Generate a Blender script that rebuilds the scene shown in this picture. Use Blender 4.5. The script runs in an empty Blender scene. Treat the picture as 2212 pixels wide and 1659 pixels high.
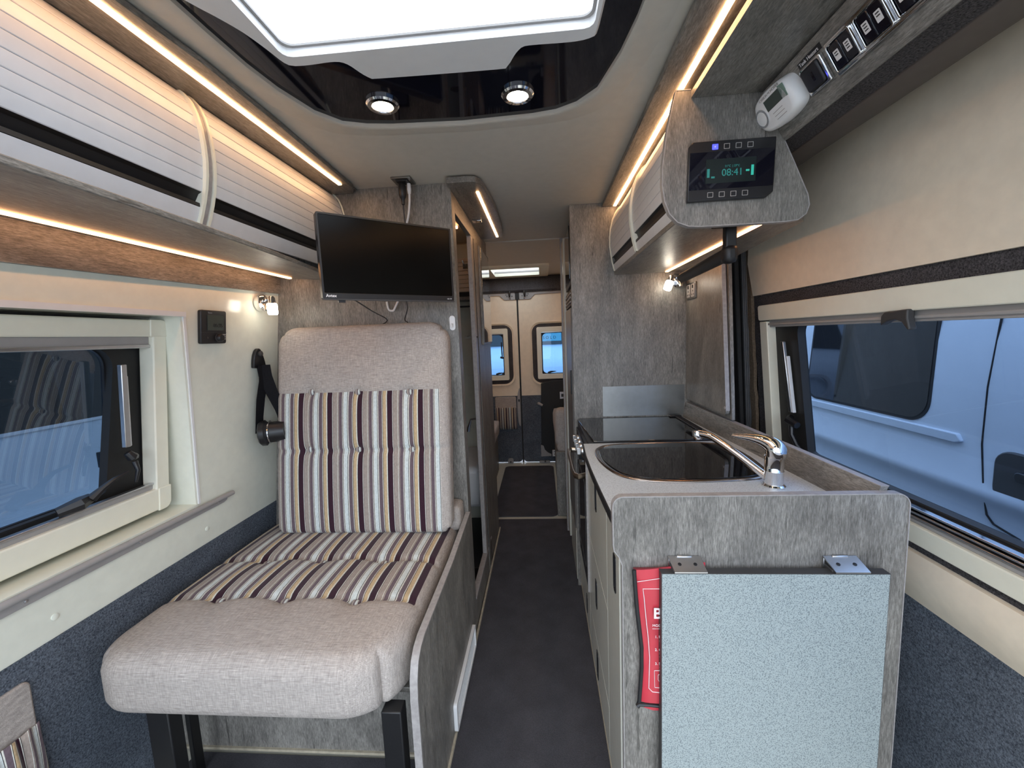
import bpy, bmesh, math, random
from mathutils import Vector, Matrix
random.seed(4)
S = bpy.context.scene
COL = S.collection

# ---------------------------------------------------------------- camera
cam_d = bpy.data.cameras.new('camera'); cam = bpy.data.objects.new('camera', cam_d); COL.objects.link(cam)
F, YAW, PITCH, ROLL = 880.3, .0758668, .1150394, -.041803
_f = Vector((-math.sin(YAW)*math.cos(PITCH), math.cos(YAW)*math.cos(PITCH), -math.sin(PITCH)))
_r = Vector((math.cos(YAW), math.sin(YAW), 0)); _u = _r.cross(_f)
_c, _s = math.cos(ROLL), math.sin(ROLL)
R2 = _r*_c + _u*_s; U2 = _u*_c - _r*_s
cam.matrix_world = Matrix(((R2.x, U2.x, -_f.x, 0), (R2.y, U2.y, -_f.y, 0), (R2.z, U2.z, -_f.z, 1.30), (0, 0, 0, 1)))
cam_d.sensor_width = 36; cam_d.lens = F/2212*36; cam_d.clip_start = .01
S.camera = cam
# ---------------------------------------------------------------- world and exposure
S.view_settings.view_transform = 'Standard'; S.view_settings.look = 'None'
S.view_settings.exposure = 0.58; S.view_settings.gamma = 1; S.view_settings.use_curve_mapping = False
W = bpy.data.worlds.new('sky'); S.world = W; W.use_nodes = True
wn = W.node_tree; wn.nodes.clear()
wo = wn.nodes.new('ShaderNodeOutputWorld'); wb = wn.nodes.new('ShaderNodeBackground')
tc = wn.nodes.new('ShaderNodeTexCoord'); sp = wn.nodes.new('ShaderNodeSeparateXYZ'); rp = wn.nodes.new('ShaderNodeValToRGB')
wn.links.new(tc.outputs['Generated'], sp.inputs[0]); wn.links.new(sp.outputs['Z'], rp.inputs[0])
rp.color_ramp.elements[0].color = (.72, .84, 1, 1); rp.color_ramp.elements[1].color = (.90, .95, 1, 1)
wn.links.new(rp.outputs[0], wb.inputs[0]); wb.inputs[1].default_value = SKY = 2.85
wn.links.new(wb.outputs[0], wo.inputs[0])
# light portals help sampling of the sky through the roof hatch and the open cab end (they emit nothing themselves)
def portal(loc, rot, sx, sy):
    l = bpy.data.lights.new('sky_portal', 'AREA'); l.shape = 'RECTANGLE'; l.size = sx; l.size_y = sy; l.cycles.is_portal = True
    o = bpy.data.objects.new('sky_portal', l); COL.objects.link(o); o.location = loc; o.rotation_euler = rot
portal((-.2, .62, 1.985), (0, 0, 0), .66, .60)
portal((-.12, -.34, 1.0), (math.radians(90), 0, 0), 2.1, 1.85)

# ---------------------------------------------------------------- materials
def nt(name):
    m = bpy.data.materials.new(name); m.use_nodes = True
    return m, m.node_tree, m.node_tree.nodes['Principled BSDF']
def N(t, typ, **k):
    n = t.nodes.new(typ)
    for a, v in k.items():
        if isinstance(v, (int, float, tuple, str, bool)) and hasattr(n, a): setattr(n, a, v)
    return n
def coords(t, scale=(1, 1, 1)):
    c = N(t, 'ShaderNodeTexCoord'); m = N(t, 'ShaderNodeMapping'); m.inputs['Scale'].default_value = scale
    t.links.new(c.outputs['Object'], m.inputs[0]); return m.outputs[0]
def noise(t, scale, detail=3, rough=.55, vec=(1, 1, 1)):
    n = N(t, 'ShaderNodeTexNoise'); n.inputs['Scale'].default_value = scale; n.inputs['Detail'].default_value = detail
    n.inputs['Roughness'].default_value = rough; t.links.new(coords(t, vec), n.inputs['Vector']); return n.outputs['Fac']
def ramp(t, fac, stops, interp='LINEAR'):
    r = N(t, 'ShaderNodeValToRGB'); r.color_ramp.interpolation = interp
    e = r.color_ramp.elements
    while len(e) < len(stops): e.new(1)
    for i, (p, c) in enumerate(stops):
        e[i].position = p; e[i].color = (c, c, c, 1) if isinstance(c, (int, float)) else (*c, 1)
    t.links.new(fac, r.inputs[0]); return r.outputs[0]
def mixc(t, a, b, fac, mode='MIX'):
    m = N(t, 'ShaderNodeMix'); m.data_type = 'RGBA'; m.blend_type = mode
    for s, v in ((m.inputs[6], a), (m.inputs[7], b), (m.inputs[0], fac)):
        if isinstance(v, (int, float)): s.default_value = v
        elif isinstance(v, tuple): s.default_value = (*v, 1)
        else: t.links.new(v, s)
    return m.outputs[2]
def bump(t, b, h, strength=.2, dist=.002):
    n = N(t, 'ShaderNodeBump'); n.inputs['Strength'].default_value = strength; n.inputs['Distance'].default_value = dist
    t.links.new(h, n.inputs['Height']); t.links.new(n.outputs[0], b.inputs['Normal'])
def plain(name, c, r=.5, metal=0, spec=.5, var=.06, scale=30, coat=0):
    m, t, b = nt(name)
    f = noise(t, scale, 3)
    d = tuple(x*(1-var) for x in c); l = tuple(min(1, x*(1+var)) for x in c)
    t.links.new(ramp(t, f, [(.3, d), (.7, l)]), b.inputs['Base Color'])
    b.inputs['Roughness'].default_value = r; b.inputs['Metallic'].default_value = metal
    b.inputs['Specular IOR Level'].default_value = spec; b.inputs['Coat Weight'].default_value = coat
    b.inputs['Coat Roughness'].default_value = .05
    return m
def emit(name, c, s):
    m, t, b = nt(name)
    b.inputs['Base Color'].default_value = (*[.03+.1*x for x in c], 1)
    b.inputs['Emission Color'].default_value = (*c, 1); b.inputs['Emission Strength'].default_value = s
    return m
def wood(name, axis, k=1.0, rough=.42):
    m, t, b = nt(name)
    a = {'x': 0, 'y': 1, 'z': 2}[axis]
    def sc(al, ac): v = [ac]*3; v[a] = al; return tuple(v)
    fine = noise(t, 1, 4, .8, sc(55, 430)); mid = noise(t, 1, 4, .65, sc(20, 150)); big = noise(t, 1, 5, .7, sc(4, 11))
    col = ramp(t, fine, [(.33, (.14*k, .133*k, .124*k)), (.5, (.27*k, .26*k, .244*k)), (.67, (.42*k, .405*k, .385*k))])
    col = mixc(t, col, ramp(t, mid, [(.3, .74), (.7, 1.2)]), .85, 'MULTIPLY')
    col = mixc(t, col, ramp(t, big, [(.34, (.72, .705, .68)), (.66, (1.34, 1.31, 1.25))]), 1, 'MULTIPLY')
    cr = noise(t, 1, 3, .55, sc(7, 75)); crk = ramp(t, cr, [(.30, .40), (.345, 1)])
    col = mixc(t, col, crk, .8, 'MULTIPLY')
    t.links.new(col, b.inputs['Base Color']); b.inputs['Roughness'].default_value = rough
    bump(t, b, fine, .12, .001)
    return m
M = {}
M['wz'] = wood('wood_laminate_upright', 'z', .72); M['wy'] = wood('wood_laminate_lengthwise', 'y', .68)
M['wyd'] = wood('wood_laminate_soffit', 'y', .68, .35)
M['edge'] = plain('wood_edging', (.33, .31, .30), .4, var=.15, scale=80)
M['cream'] = plain('cream_board', (.80, .81, .70), .16, var=.03)
M['beige'] = plain('beige_lining', (.82, .715, .565), .6, var=.04)
M['ceil'] = plain('ceiling_lining', (.61, .575, .505), .62, var=.03)
M['frame'] = plain('cream_plastic', (.82, .80, .67), .35, var=.02)
M['white'] = plain('white_plastic', (.80, .80, .80), .35, var=.02)
M['slat'] = plain('pale_satin_slat', (.68, .69, .71), .34, var=.03)
M['alu'] = plain('brushed_aluminium', (.62, .62, .63), .3, 1, var=.05)
M['chrome'] = plain('chrome', (.80, .81, .83), .07, 1, var=.01)
M['steel'] = plain('stainless_sheet', (.27, .265, .25), .30, 1, var=.05)
M['bronze'] = plain('dark_steel_rim', (.30, .25, .22), .22, 1, var=.05)
M['black'] = plain('black_plastic', (.012, .012, .014), .38, var=.1)
M['bmet'] = plain('black_painted_metal', (.008, .008, .009), .45, var=.1)
M['gloss'] = plain('black_gloss', (.006, .006, .012), .04, spec=.6, var=.02)
M['glasst'] = plain('dark_glass_lid', (.008, .008, .009), .03, spec=.7, var=.02)
M['screen'] = plain('screen_black', (.002, .002, .002), .2, spec=.16, var=.02)
M['grey'] = plain('grey_plastic', (.34, .325, .315), .4, var=.04)
M['strap'] = plain('black_webbing', (.010, .010, .012), .85, spec=.15, var=.15, scale=200)
M['pgrey'] = plain('pillar_grey_trim', (.24, .24, .245), .45, var=.08)
M['tanstrip'] = plain('pale_tan_edging', (.42, .37, .28), .7, var=.15, scale=60)
M['dgrey'] = plain('dark_grey_trim', (.045, .043, .043), .5, var=.08)
M['dbrown'] = plain('dark_brown_trim', (.075, .062, .058), .5, var=.08)
M['drawer'] = plain('champagne_laminate', (.60, .59, .51), .22, var=.02)
M['red'] = plain('red_vinyl', (.55, .045, .065), .32, var=.08, scale=14)
M['paint'] = plain('neighbour_white_paint', (.62, .68, .74), .25, var=.03, scale=3)
M['rubber'] = plain('black_rubber', (.012, .012, .012), .6, var=.1)
M['tan'] = plain('ragged_trim', (.16, .115, .075), .9, var=.3, scale=150)
M['print'] = plain('white_print', (.75, .72, .72), .5, var=.02)
M['pinkprint'] = plain('white_print_on_bag', (.85, .75, .76), .5, var=.02)
M['lcd'] = plain('grey_green_lcd', (.05, .065, .055), .25, var=.03)
M['lcd2'] = plain('dark_lcd', (.012, .02, .02), .25, var=.03)
M['led'] = emit('led_diffuser', (1, .54, .25), 14)
M['ledlow'] = emit('led_diffuser_low', (1, .46, .19), 10)
M['down'] = emit('downlight_diffuser', (1, .76, .48), 70)
M['bulb'] = emit('lamp_glass', (1, .90, .74), 10)
M['bluel'] = emit('blue_key', (.06, .07, 1), 1.6)
M['teal'] = emit('teal_display', (.0, .35, .32), .32)
M['tealb'] = emit('teal_display_bright', (.02, .55, .42), .5)
def speckle(name, base, dark, scale, th, rough=.35):
    m, t, b = nt(name)
    f = noise(t, scale, 2, .5)
    c = ramp(t, f, [(th, dark), (th+.05, base), (.62, base), (.68, tuple(min(1, x*1.18) for x in base))])
    t.links.new(c, b.inputs['Base Color']); b.inputs['Roughness'].default_value = rough
    return m
M['speck'] = speckle('speckled_laminate', (.345, .395, .395), (.17, .205, .215), 400, .415)
M['wtop'] = speckle('speckled_worktop', (.60, .66, .70), (.36, .40, .44), 520, .38, .3)
def carpet(name, c1, c2, scale=260, rough=.95):
    m, t, b = nt(name)
    f = noise(t, scale, 4, .8)
    g = noise(t, 9, 2)
    col = mixc(t, ramp(t, f, [(.36, c1), (.66, c2)]), ramp(t, g, [(.3, .85), (.7, 1.12)]), 1, 'MULTIPLY')
    t.links.new(col, b.inputs['Base Color']); b.inputs['Roughness'].default_value = rough
    b.inputs['Specular IOR Level'].default_value = .15
    bump(t, b, f, .8, .004); return m
M['carpet'] = carpet('blue_grey_carpet_lining', (.034, .042, .056), (.21, .24, .285), 230)
M['felt'] = carpet('charcoal_felt', (.020, .019, .021), (.14, .13, .135), 260)
M['floor'] = carpet('dark_floor_carpet', (.060, .059, .068), (.10, .098, .110), 420)
M['asphalt'] = carpet('grey_asphalt', (.10, .10, .11), (.22, .22, .23), 30)
def fabric(name, k=1.12):
    m, t, b = nt(name)
    a = noise(t, 1, 2, .5, (34, 700, 700)); c = noise(t, 1, 2, .5, (700, 40, 40)); g = noise(t, 1, 3, .5, (160, 160, 160))
    col = ramp(t, a, [(.30, (.29*k, .255*k, .23*k)), (.5, (.385*k, .345*k, .315*k)), (.68, (.44*k, .395*k, .36*k)), (.76, (.60*k, .56*k, .51*k))])
    col2 = ramp(t, c, [(.30, .78), (.5, .97), (.7, 1.18)])
    col = mixc(t, col, col2, .8, 'MULTIPLY')
    col = mixc(t, col, ramp(t, g, [(.3, .85), (.7, 1.12)]), .6, 'MULTIPLY')
    t.links.new(col, b.inputs['Base Color']); b.inputs['Roughness'].default_value = .9; b.inputs['Specular IOR Level'].default_value = .2
    bump(t, b, a, .35, .0015); return m
M['fab'] = fabric('woven_taupe_fabric')
def stripes(name, period=.1178, phase=0.0, axis=0):
    m, t, b = nt(name)
    c = N(t, 'ShaderNodeTexCoord'); s = N(t, 'ShaderNodeSeparateXYZ'); t.links.new(c.outputs['Object'], s.inputs[0])
    a = N(t, 'ShaderNodeMath'); a.operation = 'ADD'; t.links.new(s.outputs[axis], a.inputs[0]); a.inputs[1].default_value = -phase+50*period
    d = N(t, 'ShaderNodeMath'); d.operation = 'DIVIDE'; t.links.new(a.outputs[0], d.inputs[0]); d.inputs[1].default_value = period
    f = N(t, 'ShaderNodeMath'); f.operation = 'FRACT'; t.links.new(d.outputs[0], f.inputs[0])
    W_ = (.62, .62, .56); K = (.035, .028, .03); A = (.035, .012, .022); T = (.33, .28, .245); P = (.13, .095, .11); B = (.58, .63, .62); G = (.50, .375, .22)
    st = [(0, A), (.105, W_), (.125, K), (.135, T), (.27, W_), (.29, K), (.30, T), (.33, P), (.43, W_), (.45, K), (.465, W_), (.485, B), (.60, K), (.615, W_), (.645, P), (.765, W_), (.785, K), (.80, G), (.90, W_), (.935, K), (.95, A)]
    col = ramp(t, f.outputs[0], st, 'CONSTANT')
    n = noise(t, 1, 3, .6, (420, 120, 120)); col = mixc(t, col, ramp(t, n, [(.3, .75), (.7, 1.25)]), .7, 'MULTIPLY')
    t.links.new(col, b.inputs['Base Color']); b.inputs['Roughness'].default_value = .85
    b.inputs['Specular IOR Level'].default_value = .2; b.inputs['Sheen Weight'].default_value = .15
    bump(t, b, n, .3, .001); return m
def pane(name, tint, refl=.12, rough=.0):
    m, t, b = nt(name); t.nodes.remove(b)
    o = t.nodes['Material Output']; tr = N(t, 'ShaderNodeBsdfTransparent'); gl = N(t, 'ShaderNodeBsdfGlossy'); mx = N(t, 'ShaderNodeMixShader')
    tr.inputs[0].default_value = (*[c**.5 for c in tint], 1); gl.inputs[0].default_value = (1, 1, 1, 1); gl.inputs['Roughness'].default_value = rough
    fr = N(t, 'ShaderNodeLayerWeight'); fr.inputs[0].default_value = .5
    pw = N(t, 'ShaderNodeMath'); pw.operation = 'POWER'; pw.inputs[1].default_value = 5; t.links.new(fr.outputs['Facing'], pw.inputs[0])
    ad = N(t, 'ShaderNodeMath'); ad.operation = 'MULTIPLY_ADD'; ad.inputs[1].default_value = .9; ad.inputs[2].default_value = refl; ad.use_clamp = True
    t.links.new(pw.outputs[0], ad.inputs[0]); t.links.new(ad.outputs[0], mx.inputs[0]); t.links.new(tr.outputs[0], mx.inputs[1]); t.links.new(gl.outputs[0], mx.inputs[2])
    t.links.new(mx.outputs[0], o.inputs[0]); return m
M['pane'] = pane('tinted_acrylic_pane', (.235, .34, .54), .02)
M['paneL'] = pane('tinted_acrylic_pane_left', (.13, .20, .31), .06)
M['paner'] = pane('rear_tinted_pane', (.16, .31, .52), .02)
M['hatch'] = pane('hatch_pane', (.93, .94, .95), .0)
def translucent(name, c):
    m, t, b = nt(name); o = t.nodes['Material Output']; a = N(t, 'ShaderNodeBsdfTranslucent'); a.inputs[0].default_value = (*c, 1); mx = N(t, 'ShaderNodeMixShader'); mx.inputs[0].default_value = .7
    b.inputs['Base Color'].default_value = (*c, 1); t.links.new(b.outputs[0], mx.inputs[1]); t.links.new(a.outputs[0], mx.inputs[2]); t.links.new(mx.outputs[0], o.inputs[0]); return m

# ---------------------------------------------------------------- mesh helpers (everything is written in world metres)
WLOC = {}
def bm_(): return bmesh.new()
def box(bm, x0, x1, y0, y1, z0, z1):
    v = [bm.verts.new((x, y, z)) for x in (x0, x1) for y in (y0, y1) for z in (z0, z1)]
    for f in ((0, 1, 3, 2), (4, 6, 7, 5), (0, 4, 5, 1), (2, 3, 7, 6), (0, 2, 6, 4), (1, 5, 7, 3)): bm.faces.new([v[i] for i in f])
def loft(bm, loops, cap0=True, cap1=True, closed=True):
    vs = [[bm.verts.new(p) for p in L] for L in loops]
    n = len(loops[0])
    for a, b in zip(vs, vs[1:]):
        for i in range(n if closed else n-1):
            j = (i+1) % n; bm.faces.new((a[i], a[j], b[j], b[i]))
    if cap0 and closed: bm.faces.new(vs[0][::-1])
    if cap1 and closed: bm.faces.new(vs[-1])
def ring(bm, O0, I0, O1, I1):
    n = len(O0); vs = [[bm.verts.new(p) for p in L] for L in (O0, I0, O1, I1)]
    o0, i0, o1, i1 = vs
    for k in range(n):
        j = (k+1) % n
        for q in ((o0[k], o0[j], i0[j], i0[k]), (o1[k], i1[k], i1[j], o1[j]), (o0[k], o1[k], o1[j], o0[j]), (i0[k], i0[j], i1[j], i1[k])): bm.faces.new(q)
def tube(bm, pts, r, n=10, cap=True, flat=1.0, up=None):
    pts = [Vector(p) for p in pts]; loops = []
    rs = r if isinstance(r, (list, tuple)) else [r]*len(pts)
    t0 = (pts[1]-pts[0]).normalized()
    ref = Vector(up) if up else (Vector((0, 0, 1)) if abs(t0.z) < .9 else Vector((0, 1, 0)))
    a = t0.cross(ref).normalized()
    for i, p in enumerate(pts):
        if i == 0: t = t0
        elif i == len(pts)-1: t = (p-pts[i-1]).normalized()
        else: t = ((p-pts[i-1]).normalized()+(pts[i+1]-p).normalized()).normalized()
        a = (a-t*a.dot(t)).normalized(); b = t.cross(a)
        loops.append([p+a*math.cos(k*2*math.pi/n)*rs[i]+b*math.sin(k*2*math.pi/n)*rs[i]*flat for k in range(n)])
    loft(bm, loops, cap, cap)
def lathe(bm, prof, origin, axis, n=24, cap=True):
    o = Vector(origin); ax = Vector(axis).normalized(); a = ax.orthogonal().normalized(); b = ax.cross(a)
    loft(bm, [[o+ax*h+(a*math.cos(k*2*math.pi/n)+b*math.sin(k*2*math.pi/n))*max(r, 1e-5) for k in range(n)] for r, h in prof], cap, cap)
def rr(u0, u1, v0, v1, r, n=5):
    out = []
    rr_ = r if isinstance(r, (list, tuple)) else [r]*4
    for (cu, cv, a0, q) in ((u1-rr_[0], v1-rr_[0], 0, rr_[0]), (u0+rr_[1], v1-rr_[1], 90, rr_[1]), (u0+rr_[2], v0+rr_[2], 180, rr_[2]), (u1-rr_[3], v0+rr_[3], 270, rr_[3])):
        for k in range(n+1):
            a = math.radians(a0+90*k/n); out.append((cu+q*math.cos(a), cv+q*math.sin(a)))
    return out
def fin(name, bm, mat, parent=None, label=None, cat=None, group=None, kind=None, bev=0, ang=38, smooth=True, keep=False):
    bmesh.ops.remove_doubles(bm, verts=bm.verts, dist=1e-6)
    bmesh.ops.recalc_face_normals(bm, faces=bm.faces)
    vs = [v.co for v in bm.verts]
    lo = Vector([min(v[i] for v in vs) for i in range(3)]); hi = Vector([max(v[i] for v in vs) for i in range(3)])
    c = (lo+hi)/2
    if parent is None: c.z = lo.z
    if keep: c = Vector((0, 0, 0))
    for v in bm.verts: v.co -= c
    me = bpy.data.meshes.new(name); bm.to_mesh(me); bm.free()
    if smooth:
        me.polygons.foreach_set('use_smooth', [True]*len(me.polygons)); me.set_sharp_from_angle(angle=math.radians(ang))
    o = bpy.data.objects.new(name, me); COL.objects.link(o)
    mats = mat if isinstance(mat, (list, tuple)) else [mat]
    for m in mats: me.materials.append(M[m] if isinstance(m, str) else m)
    WLOC[o.name] = c
    if parent is not None:
        o.parent = parent; o.location = c-WLOC[parent.name]
    else: o.location = c
    if bev:
        b = o.modifiers.new('bevel', 'BEVEL'); b.width = bev; b.segments = 2; b.limit_method = 'ANGLE'; b.angle_limit = math.radians(40)
    if label: o['label'] = label
    if cat: o['category'] = cat
    if group: o['group'] = group
    if kind: o['kind'] = kind
    return o
def thing(name, loc, label=None, cat=None, group=None, kind=None):
    o = bpy.data.objects.new(name, None); COL.objects.link(o); o.location = loc; o.empty_display_size = .05
    WLOC[o.name] = Vector(loc)
    if label: o['label'] = label
    if cat: o['category'] = cat
    if group: o['group'] = group
    if kind: o['kind'] = kind
    return o
def B(name, x0, x1, y0, y1, z0, z1, mat, parent=None, bev=.0015, **k):
    bm = bm_(); box(bm, x0, x1, y0, y1, z0, z1); return fin(name, bm, mat, parent, bev=bev, **k)
def T(name, pts, r, mat, parent=None, n=10, flat=1.0, up=None, **k):
    bm = bm_(); tube(bm, pts, r, n, flat=flat, up=up); return fin(name, bm, mat, parent, **k)
def L(name, prof, o, ax, mat, parent=None, n=24, **k):
    bm = bm_(); lathe(bm, prof, o, ax, n); return fin(name, bm, mat, parent, **k)
def P(name, poly, mp, d0, d1, mat, parent=None, **k):   # polygon in (u, v) swept between depths d0 and d1 of the mapping mp(u, v, d)
    bm = bm_(); loft(bm, [[mp(u, v, d0) for u, v in poly], [mp(u, v, d1) for u, v in poly]]); return fin(name, bm, mat, parent, **k)
def RG(name, outer, inner, mp, d0, d1, mat, parent=None, **k):
    bm = bm_(); ring(bm, [mp(u, v, d0) for u, v in outer], [mp(u, v, d0) for u, v in inner], [mp(u, v, d1) for u, v in outer], [mp(u, v, d1) for u, v in inner])
    return fin(name, bm, mat, parent, **k)
def WL(y, z, d=0): return (-1.07-.126*(1.5-z)-d, y, z)      # left wall lining, d outwards
def WR(y, z, d=0): return (.86+.085*(1.38-z)+d, y, z)       # right wall lining, d outwards
def XY(z): return lambda u, v, d: (u, v, z+d)
def XZ(y): return lambda u, v, d: (u, y+d, v)
def YZ(x): return lambda u, v, d: (x+d, u, v)
def spline(pts, n=4, closed=False):
    out = []; m = len(pts)
    for i in range(m if closed else m-1):
        p = [pts[(i+k-1) % m] if closed else pts[min(max(i+k-1, 0), m-1)] for k in range(4)]
        for s in range(n):
            t = s/n
            out.append(tuple(.5*((2*b)+(c-a)*t+(2*a-5*b+4*c-d)*t*t+(-a+3*b-3*c+d)*t**3) for a, b, c, d in zip(*p)))
    if not closed: out.append(tuple(pts[-1]))
    return out
def text(body, size, origin, right, up, mat, parent, name='lettering', depth=.0004, bold=False, **k):
    c = bpy.data.curves.new('t', 'FONT'); c.body = body; c.size = size; c.extrude = depth; c.align_x = 'LEFT'
    if bold: c.offset = size*.02
    to = bpy.data.objects.new('t', c); COL.objects.link(to)
    dg = bpy.context.evaluated_depsgraph_get(); me = bpy.data.meshes.new_from_object(to.evaluated_get(dg))
    bpy.data.objects.remove(to); bpy.data.curves.remove(c)
    bm = bm_(); bm.from_mesh(me); bpy.data.meshes.remove(me)
    r = Vector(right).normalized(); u = Vector(up); u = (u-r*u.dot(r)).normalized(); n = r.cross(u); o = Vector(origin)
    for v in bm.verts: v.co = o+r*v.co.x+u*v.co.y+n*v.co.z
    return fin(name, bm, mat, parent, smooth=False, **k)

# ================================================================ SETTING
flo = B('floor', -1.3, 1.0, -1.0, 4.13, -.03, -.004, 'drawer', kind='structure', bev=0)
def mat_poly(name, pts, label):
    return P(name, pts, XY(-.004), 0, .008, 'floor', kind=None, label=label, cat='floor mat')
mat_poly('carpet_mat', [(-.325, -.2), (.165, -.2), (.165, 2.78), (-.355, 2.78), (-.345, 1.65), (-.325, 1.64)], 'long dark grey carpet runner in the aisle between seat and kitchen')
mat_poly('carpet_mat', rr(-.40, .08, 2.83, 3.98, .05), 'dark grey carpet mat with rounded corners in front of the rear doors')
mat_poly('carpet_mat', rr(-1.16, -.365, -.2, 1.10, .03), 'dark carpet mat on the floor under the raised single seat')
B('trim_8', -.3265, -.3185, .90, 2.64, .003, .014, 'tanstrip', kind='structure', bev=0)
B('trim_9', .1655, .1735, .925, 2.0, .003, .016, 'tanstrip', kind='structure', bev=0)
# ceiling with two hatch openings
def fill_plate(name, outer, inner, z0, z1, mat, **k):
    bm = bm_()
    for z in (z0, z1):
        es = []
        for Lp in (outer, inner):
            v = [bm.verts.new((x, y, z)) for x, y in Lp]
            es += [bm.edges.new((v[i], v[(i+1) % len(v)])) for i in range(len(v))]
        bmesh.ops.triangle_fill(bm, edges=es, use_beauty=True)
    n = len(outer)
    bm.verts.ensure_lookup_table(); vs = list(bm.verts); tot = len(outer)+len(inner)
    for base, Lp in ((0, outer), (len(outer), inner)):
        for i in range(len(Lp)):
            j = (i+1) % len(Lp); a, b = vs[base+i], vs[base+j]; c, d = vs[tot+base+j], vs[tot+base+i]
            try: bm.faces.new((a, b, c, d))
            except ValueError: pass
    return fin(name, bm, mat, **k)
half = [(-.612, .60), (-.61, .80), (-.606, .90), (-.594, .986), (-.564, 1.089), (-.519, 1.149), (-.46, 1.172), (-.389, 1.184), (-.197, 1.197), (-.004, 1.189), (.06, 1.178), (.112, 1.15), (.158, 1.095), (.19, .968), (.204, .87), (.208, .80), (.21, .60)]
near = [(.205, .2), (.17, -.05), (.10, -.12), (-.2, -.16), (-.5, -.12), (-.58, -.03), (-.612, .2)]
inner_o = half+near
cx_, cy_ = -.2, .5
def grow(pts, gx, gy): return [(cx_+(x-cx_)*gx, cy_+(y-cy_)*gy) for x, y in pts]
rimo = grow(inner_o, 1.17, 1.085)
fill_plate('ceiling', [(-1.25, -.30), (.95, -.30), (.95, 2.64), (-1.25, 2.64)], rimo, 1.90, 1.925, 'ceil', kind='structure')
bm = bm_()
n = len(inner_o); secs = []
for g, z in ((0, 1.900), (.35, 1.896), (.7, 1.894), (.92, 1.891), (1, 1.893), (1, 1.915)):
    secs.append([(a[0]+(b[0]-a[0])*g, a[1]+(b[1]-a[1])*g, z) for a, b in zip(rimo, inner_o)])
secs.append([(x, y, 1.925) for x, y in rimo]); 
loft(bm, secs, False, False)
fin('trim_1', bm, 'ceil', kind='structure')
# rear ceiling, a little lower, with opening for the rear hatch
fill_plate('ceiling', [(-1.25, 2.64), (.95, 2.64), (.95, 4.16), (-1.25, 4.16)], rr(-.44, .02, 3.56, 4.02, .02, 2), 1.893, 1.925, 'ceil', kind='structure')

# black gloss surround of the roof window
tongue = [(-.66, .62), (-.638, .72), (-.612, .775), (-.597, .80), (-.574, .846), (-.559, .90), (-.552, .935), (-.540, .953), (-.50, .956), (-.44, .953), (-.415, .965), (-.398, 1.0), (-.385, 1.018), (-.36, 1.024), (-.08, 1.030), (-.055, 1.022), (-.035, .985), (-.022, .968), (-.005, .960), (.09, .962), (.125, .955), (.14, .93), (.146, .62),
          (.14, .30), (.12, .27), (-.60, .27), (-.66, .36)]
tongue = spline([(x*.945, y*.945) for x, y in tongue], 3, True)
fill_plate('roof_surround', grow(inner_o, .999, .999), grow(tongue, .99, .99), 1.902, 1.908, 'gloss', label='glossy black panel in the ceiling surrounding the big roof window', cat='ceiling panel')
# roof window (skylight)
t = thing('window_3', (-.2, .6, 1.90), kind='structure')
wellr = rr(-.506, .122, .29, .875, .02, 5)
def loop_match(outer, inner_rect, n=260):
    def samp(L_):
        Ls = [Vector((*p, 0)) for p in L_]; out = []
        for k in range(n):
            a = 2*math.pi*k/n; d = Vector((math.cos(a), math.sin(a), 0)); c = Vector((-.2, .62, 0)); best = None
            for i in range(len(Ls)):
                p, q = Ls[i], Ls[(i+1) % len(Ls)]; e = q-p; den = d.x*e.y-d.y*e.x
                if abs(den) < 1e-9: continue
                w = p-c; tt = (w.x*e.y-w.y*e.x)/den; u = (w.x*d.y-w.y*d.x)/den
                if tt > 0 and -1e-6 <= u <= 1+1e-6: best = max(best or 0, tt)
            out.append((c.x+d.x*best, c.y+d.y*best))
        return out
    return samp(outer), samp(inner_rect)
to, ti = loop_match(tongue, wellr)
to2 = [((x-(-.2))*.985-.2, (y-.62)*.985+.62) for x, y in to]
bm = bm_()
loft(bm, [[(x, y, 1.902) for x, y in to], [(x, y, 1.893) for x, y in to], [(x, y, 1.886) for x, y in to2], [(x, y, 1.888) for x, y in ti], [(x, y, 1.905) for x, y in ti], [(x, y, 1.905) for x, y in to2]], False, False)
fin('window_frame', bm, 'white', t, ang=30)
bm = bm_()
wi = rr(-.500, .116, .296, .869, .02, 5)
ring(bm, [(x, y, 1.905) for x, y in wellr], [(x, y, 1.905) for x, y in wi], [(x, y, 1.909) for x, y in wellr], [(x, y, 1.909) for x, y in wi])
fin('blind_frame', bm, 'grey', t, label='pinkish grey blind rail')
bm = bm_(); box(bm, -.56, .18, .24, .93, 1.955, 1.960)
fin('pane', bm, 'hatch', t)
# downlights
for i, (x, y) in enumerate(((-.382, 1.085), (-.039, 1.091))):
    d = thing('downlight', (x, y, 1.885), ('left' if i == 0 else 'right')+' one of the two round chrome downlights in the black ceiling panel', 'ceiling light', 'downlights in the black panel')
    L('bezel', [(.041, 0), (.041, -.005), (.037, -.009), (.027, -.010), (.025, -.006), (.025, 0)], (x, y, 1.902), (0, 0, 1), 'chrome', d, 32)
    L('diffuser', [(.0245, 0), (.0245, -.005), (.018, -.008), (.004, -.009)], (x, y, 1.902), (0, 0, 1), 'down', d, 28)
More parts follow.
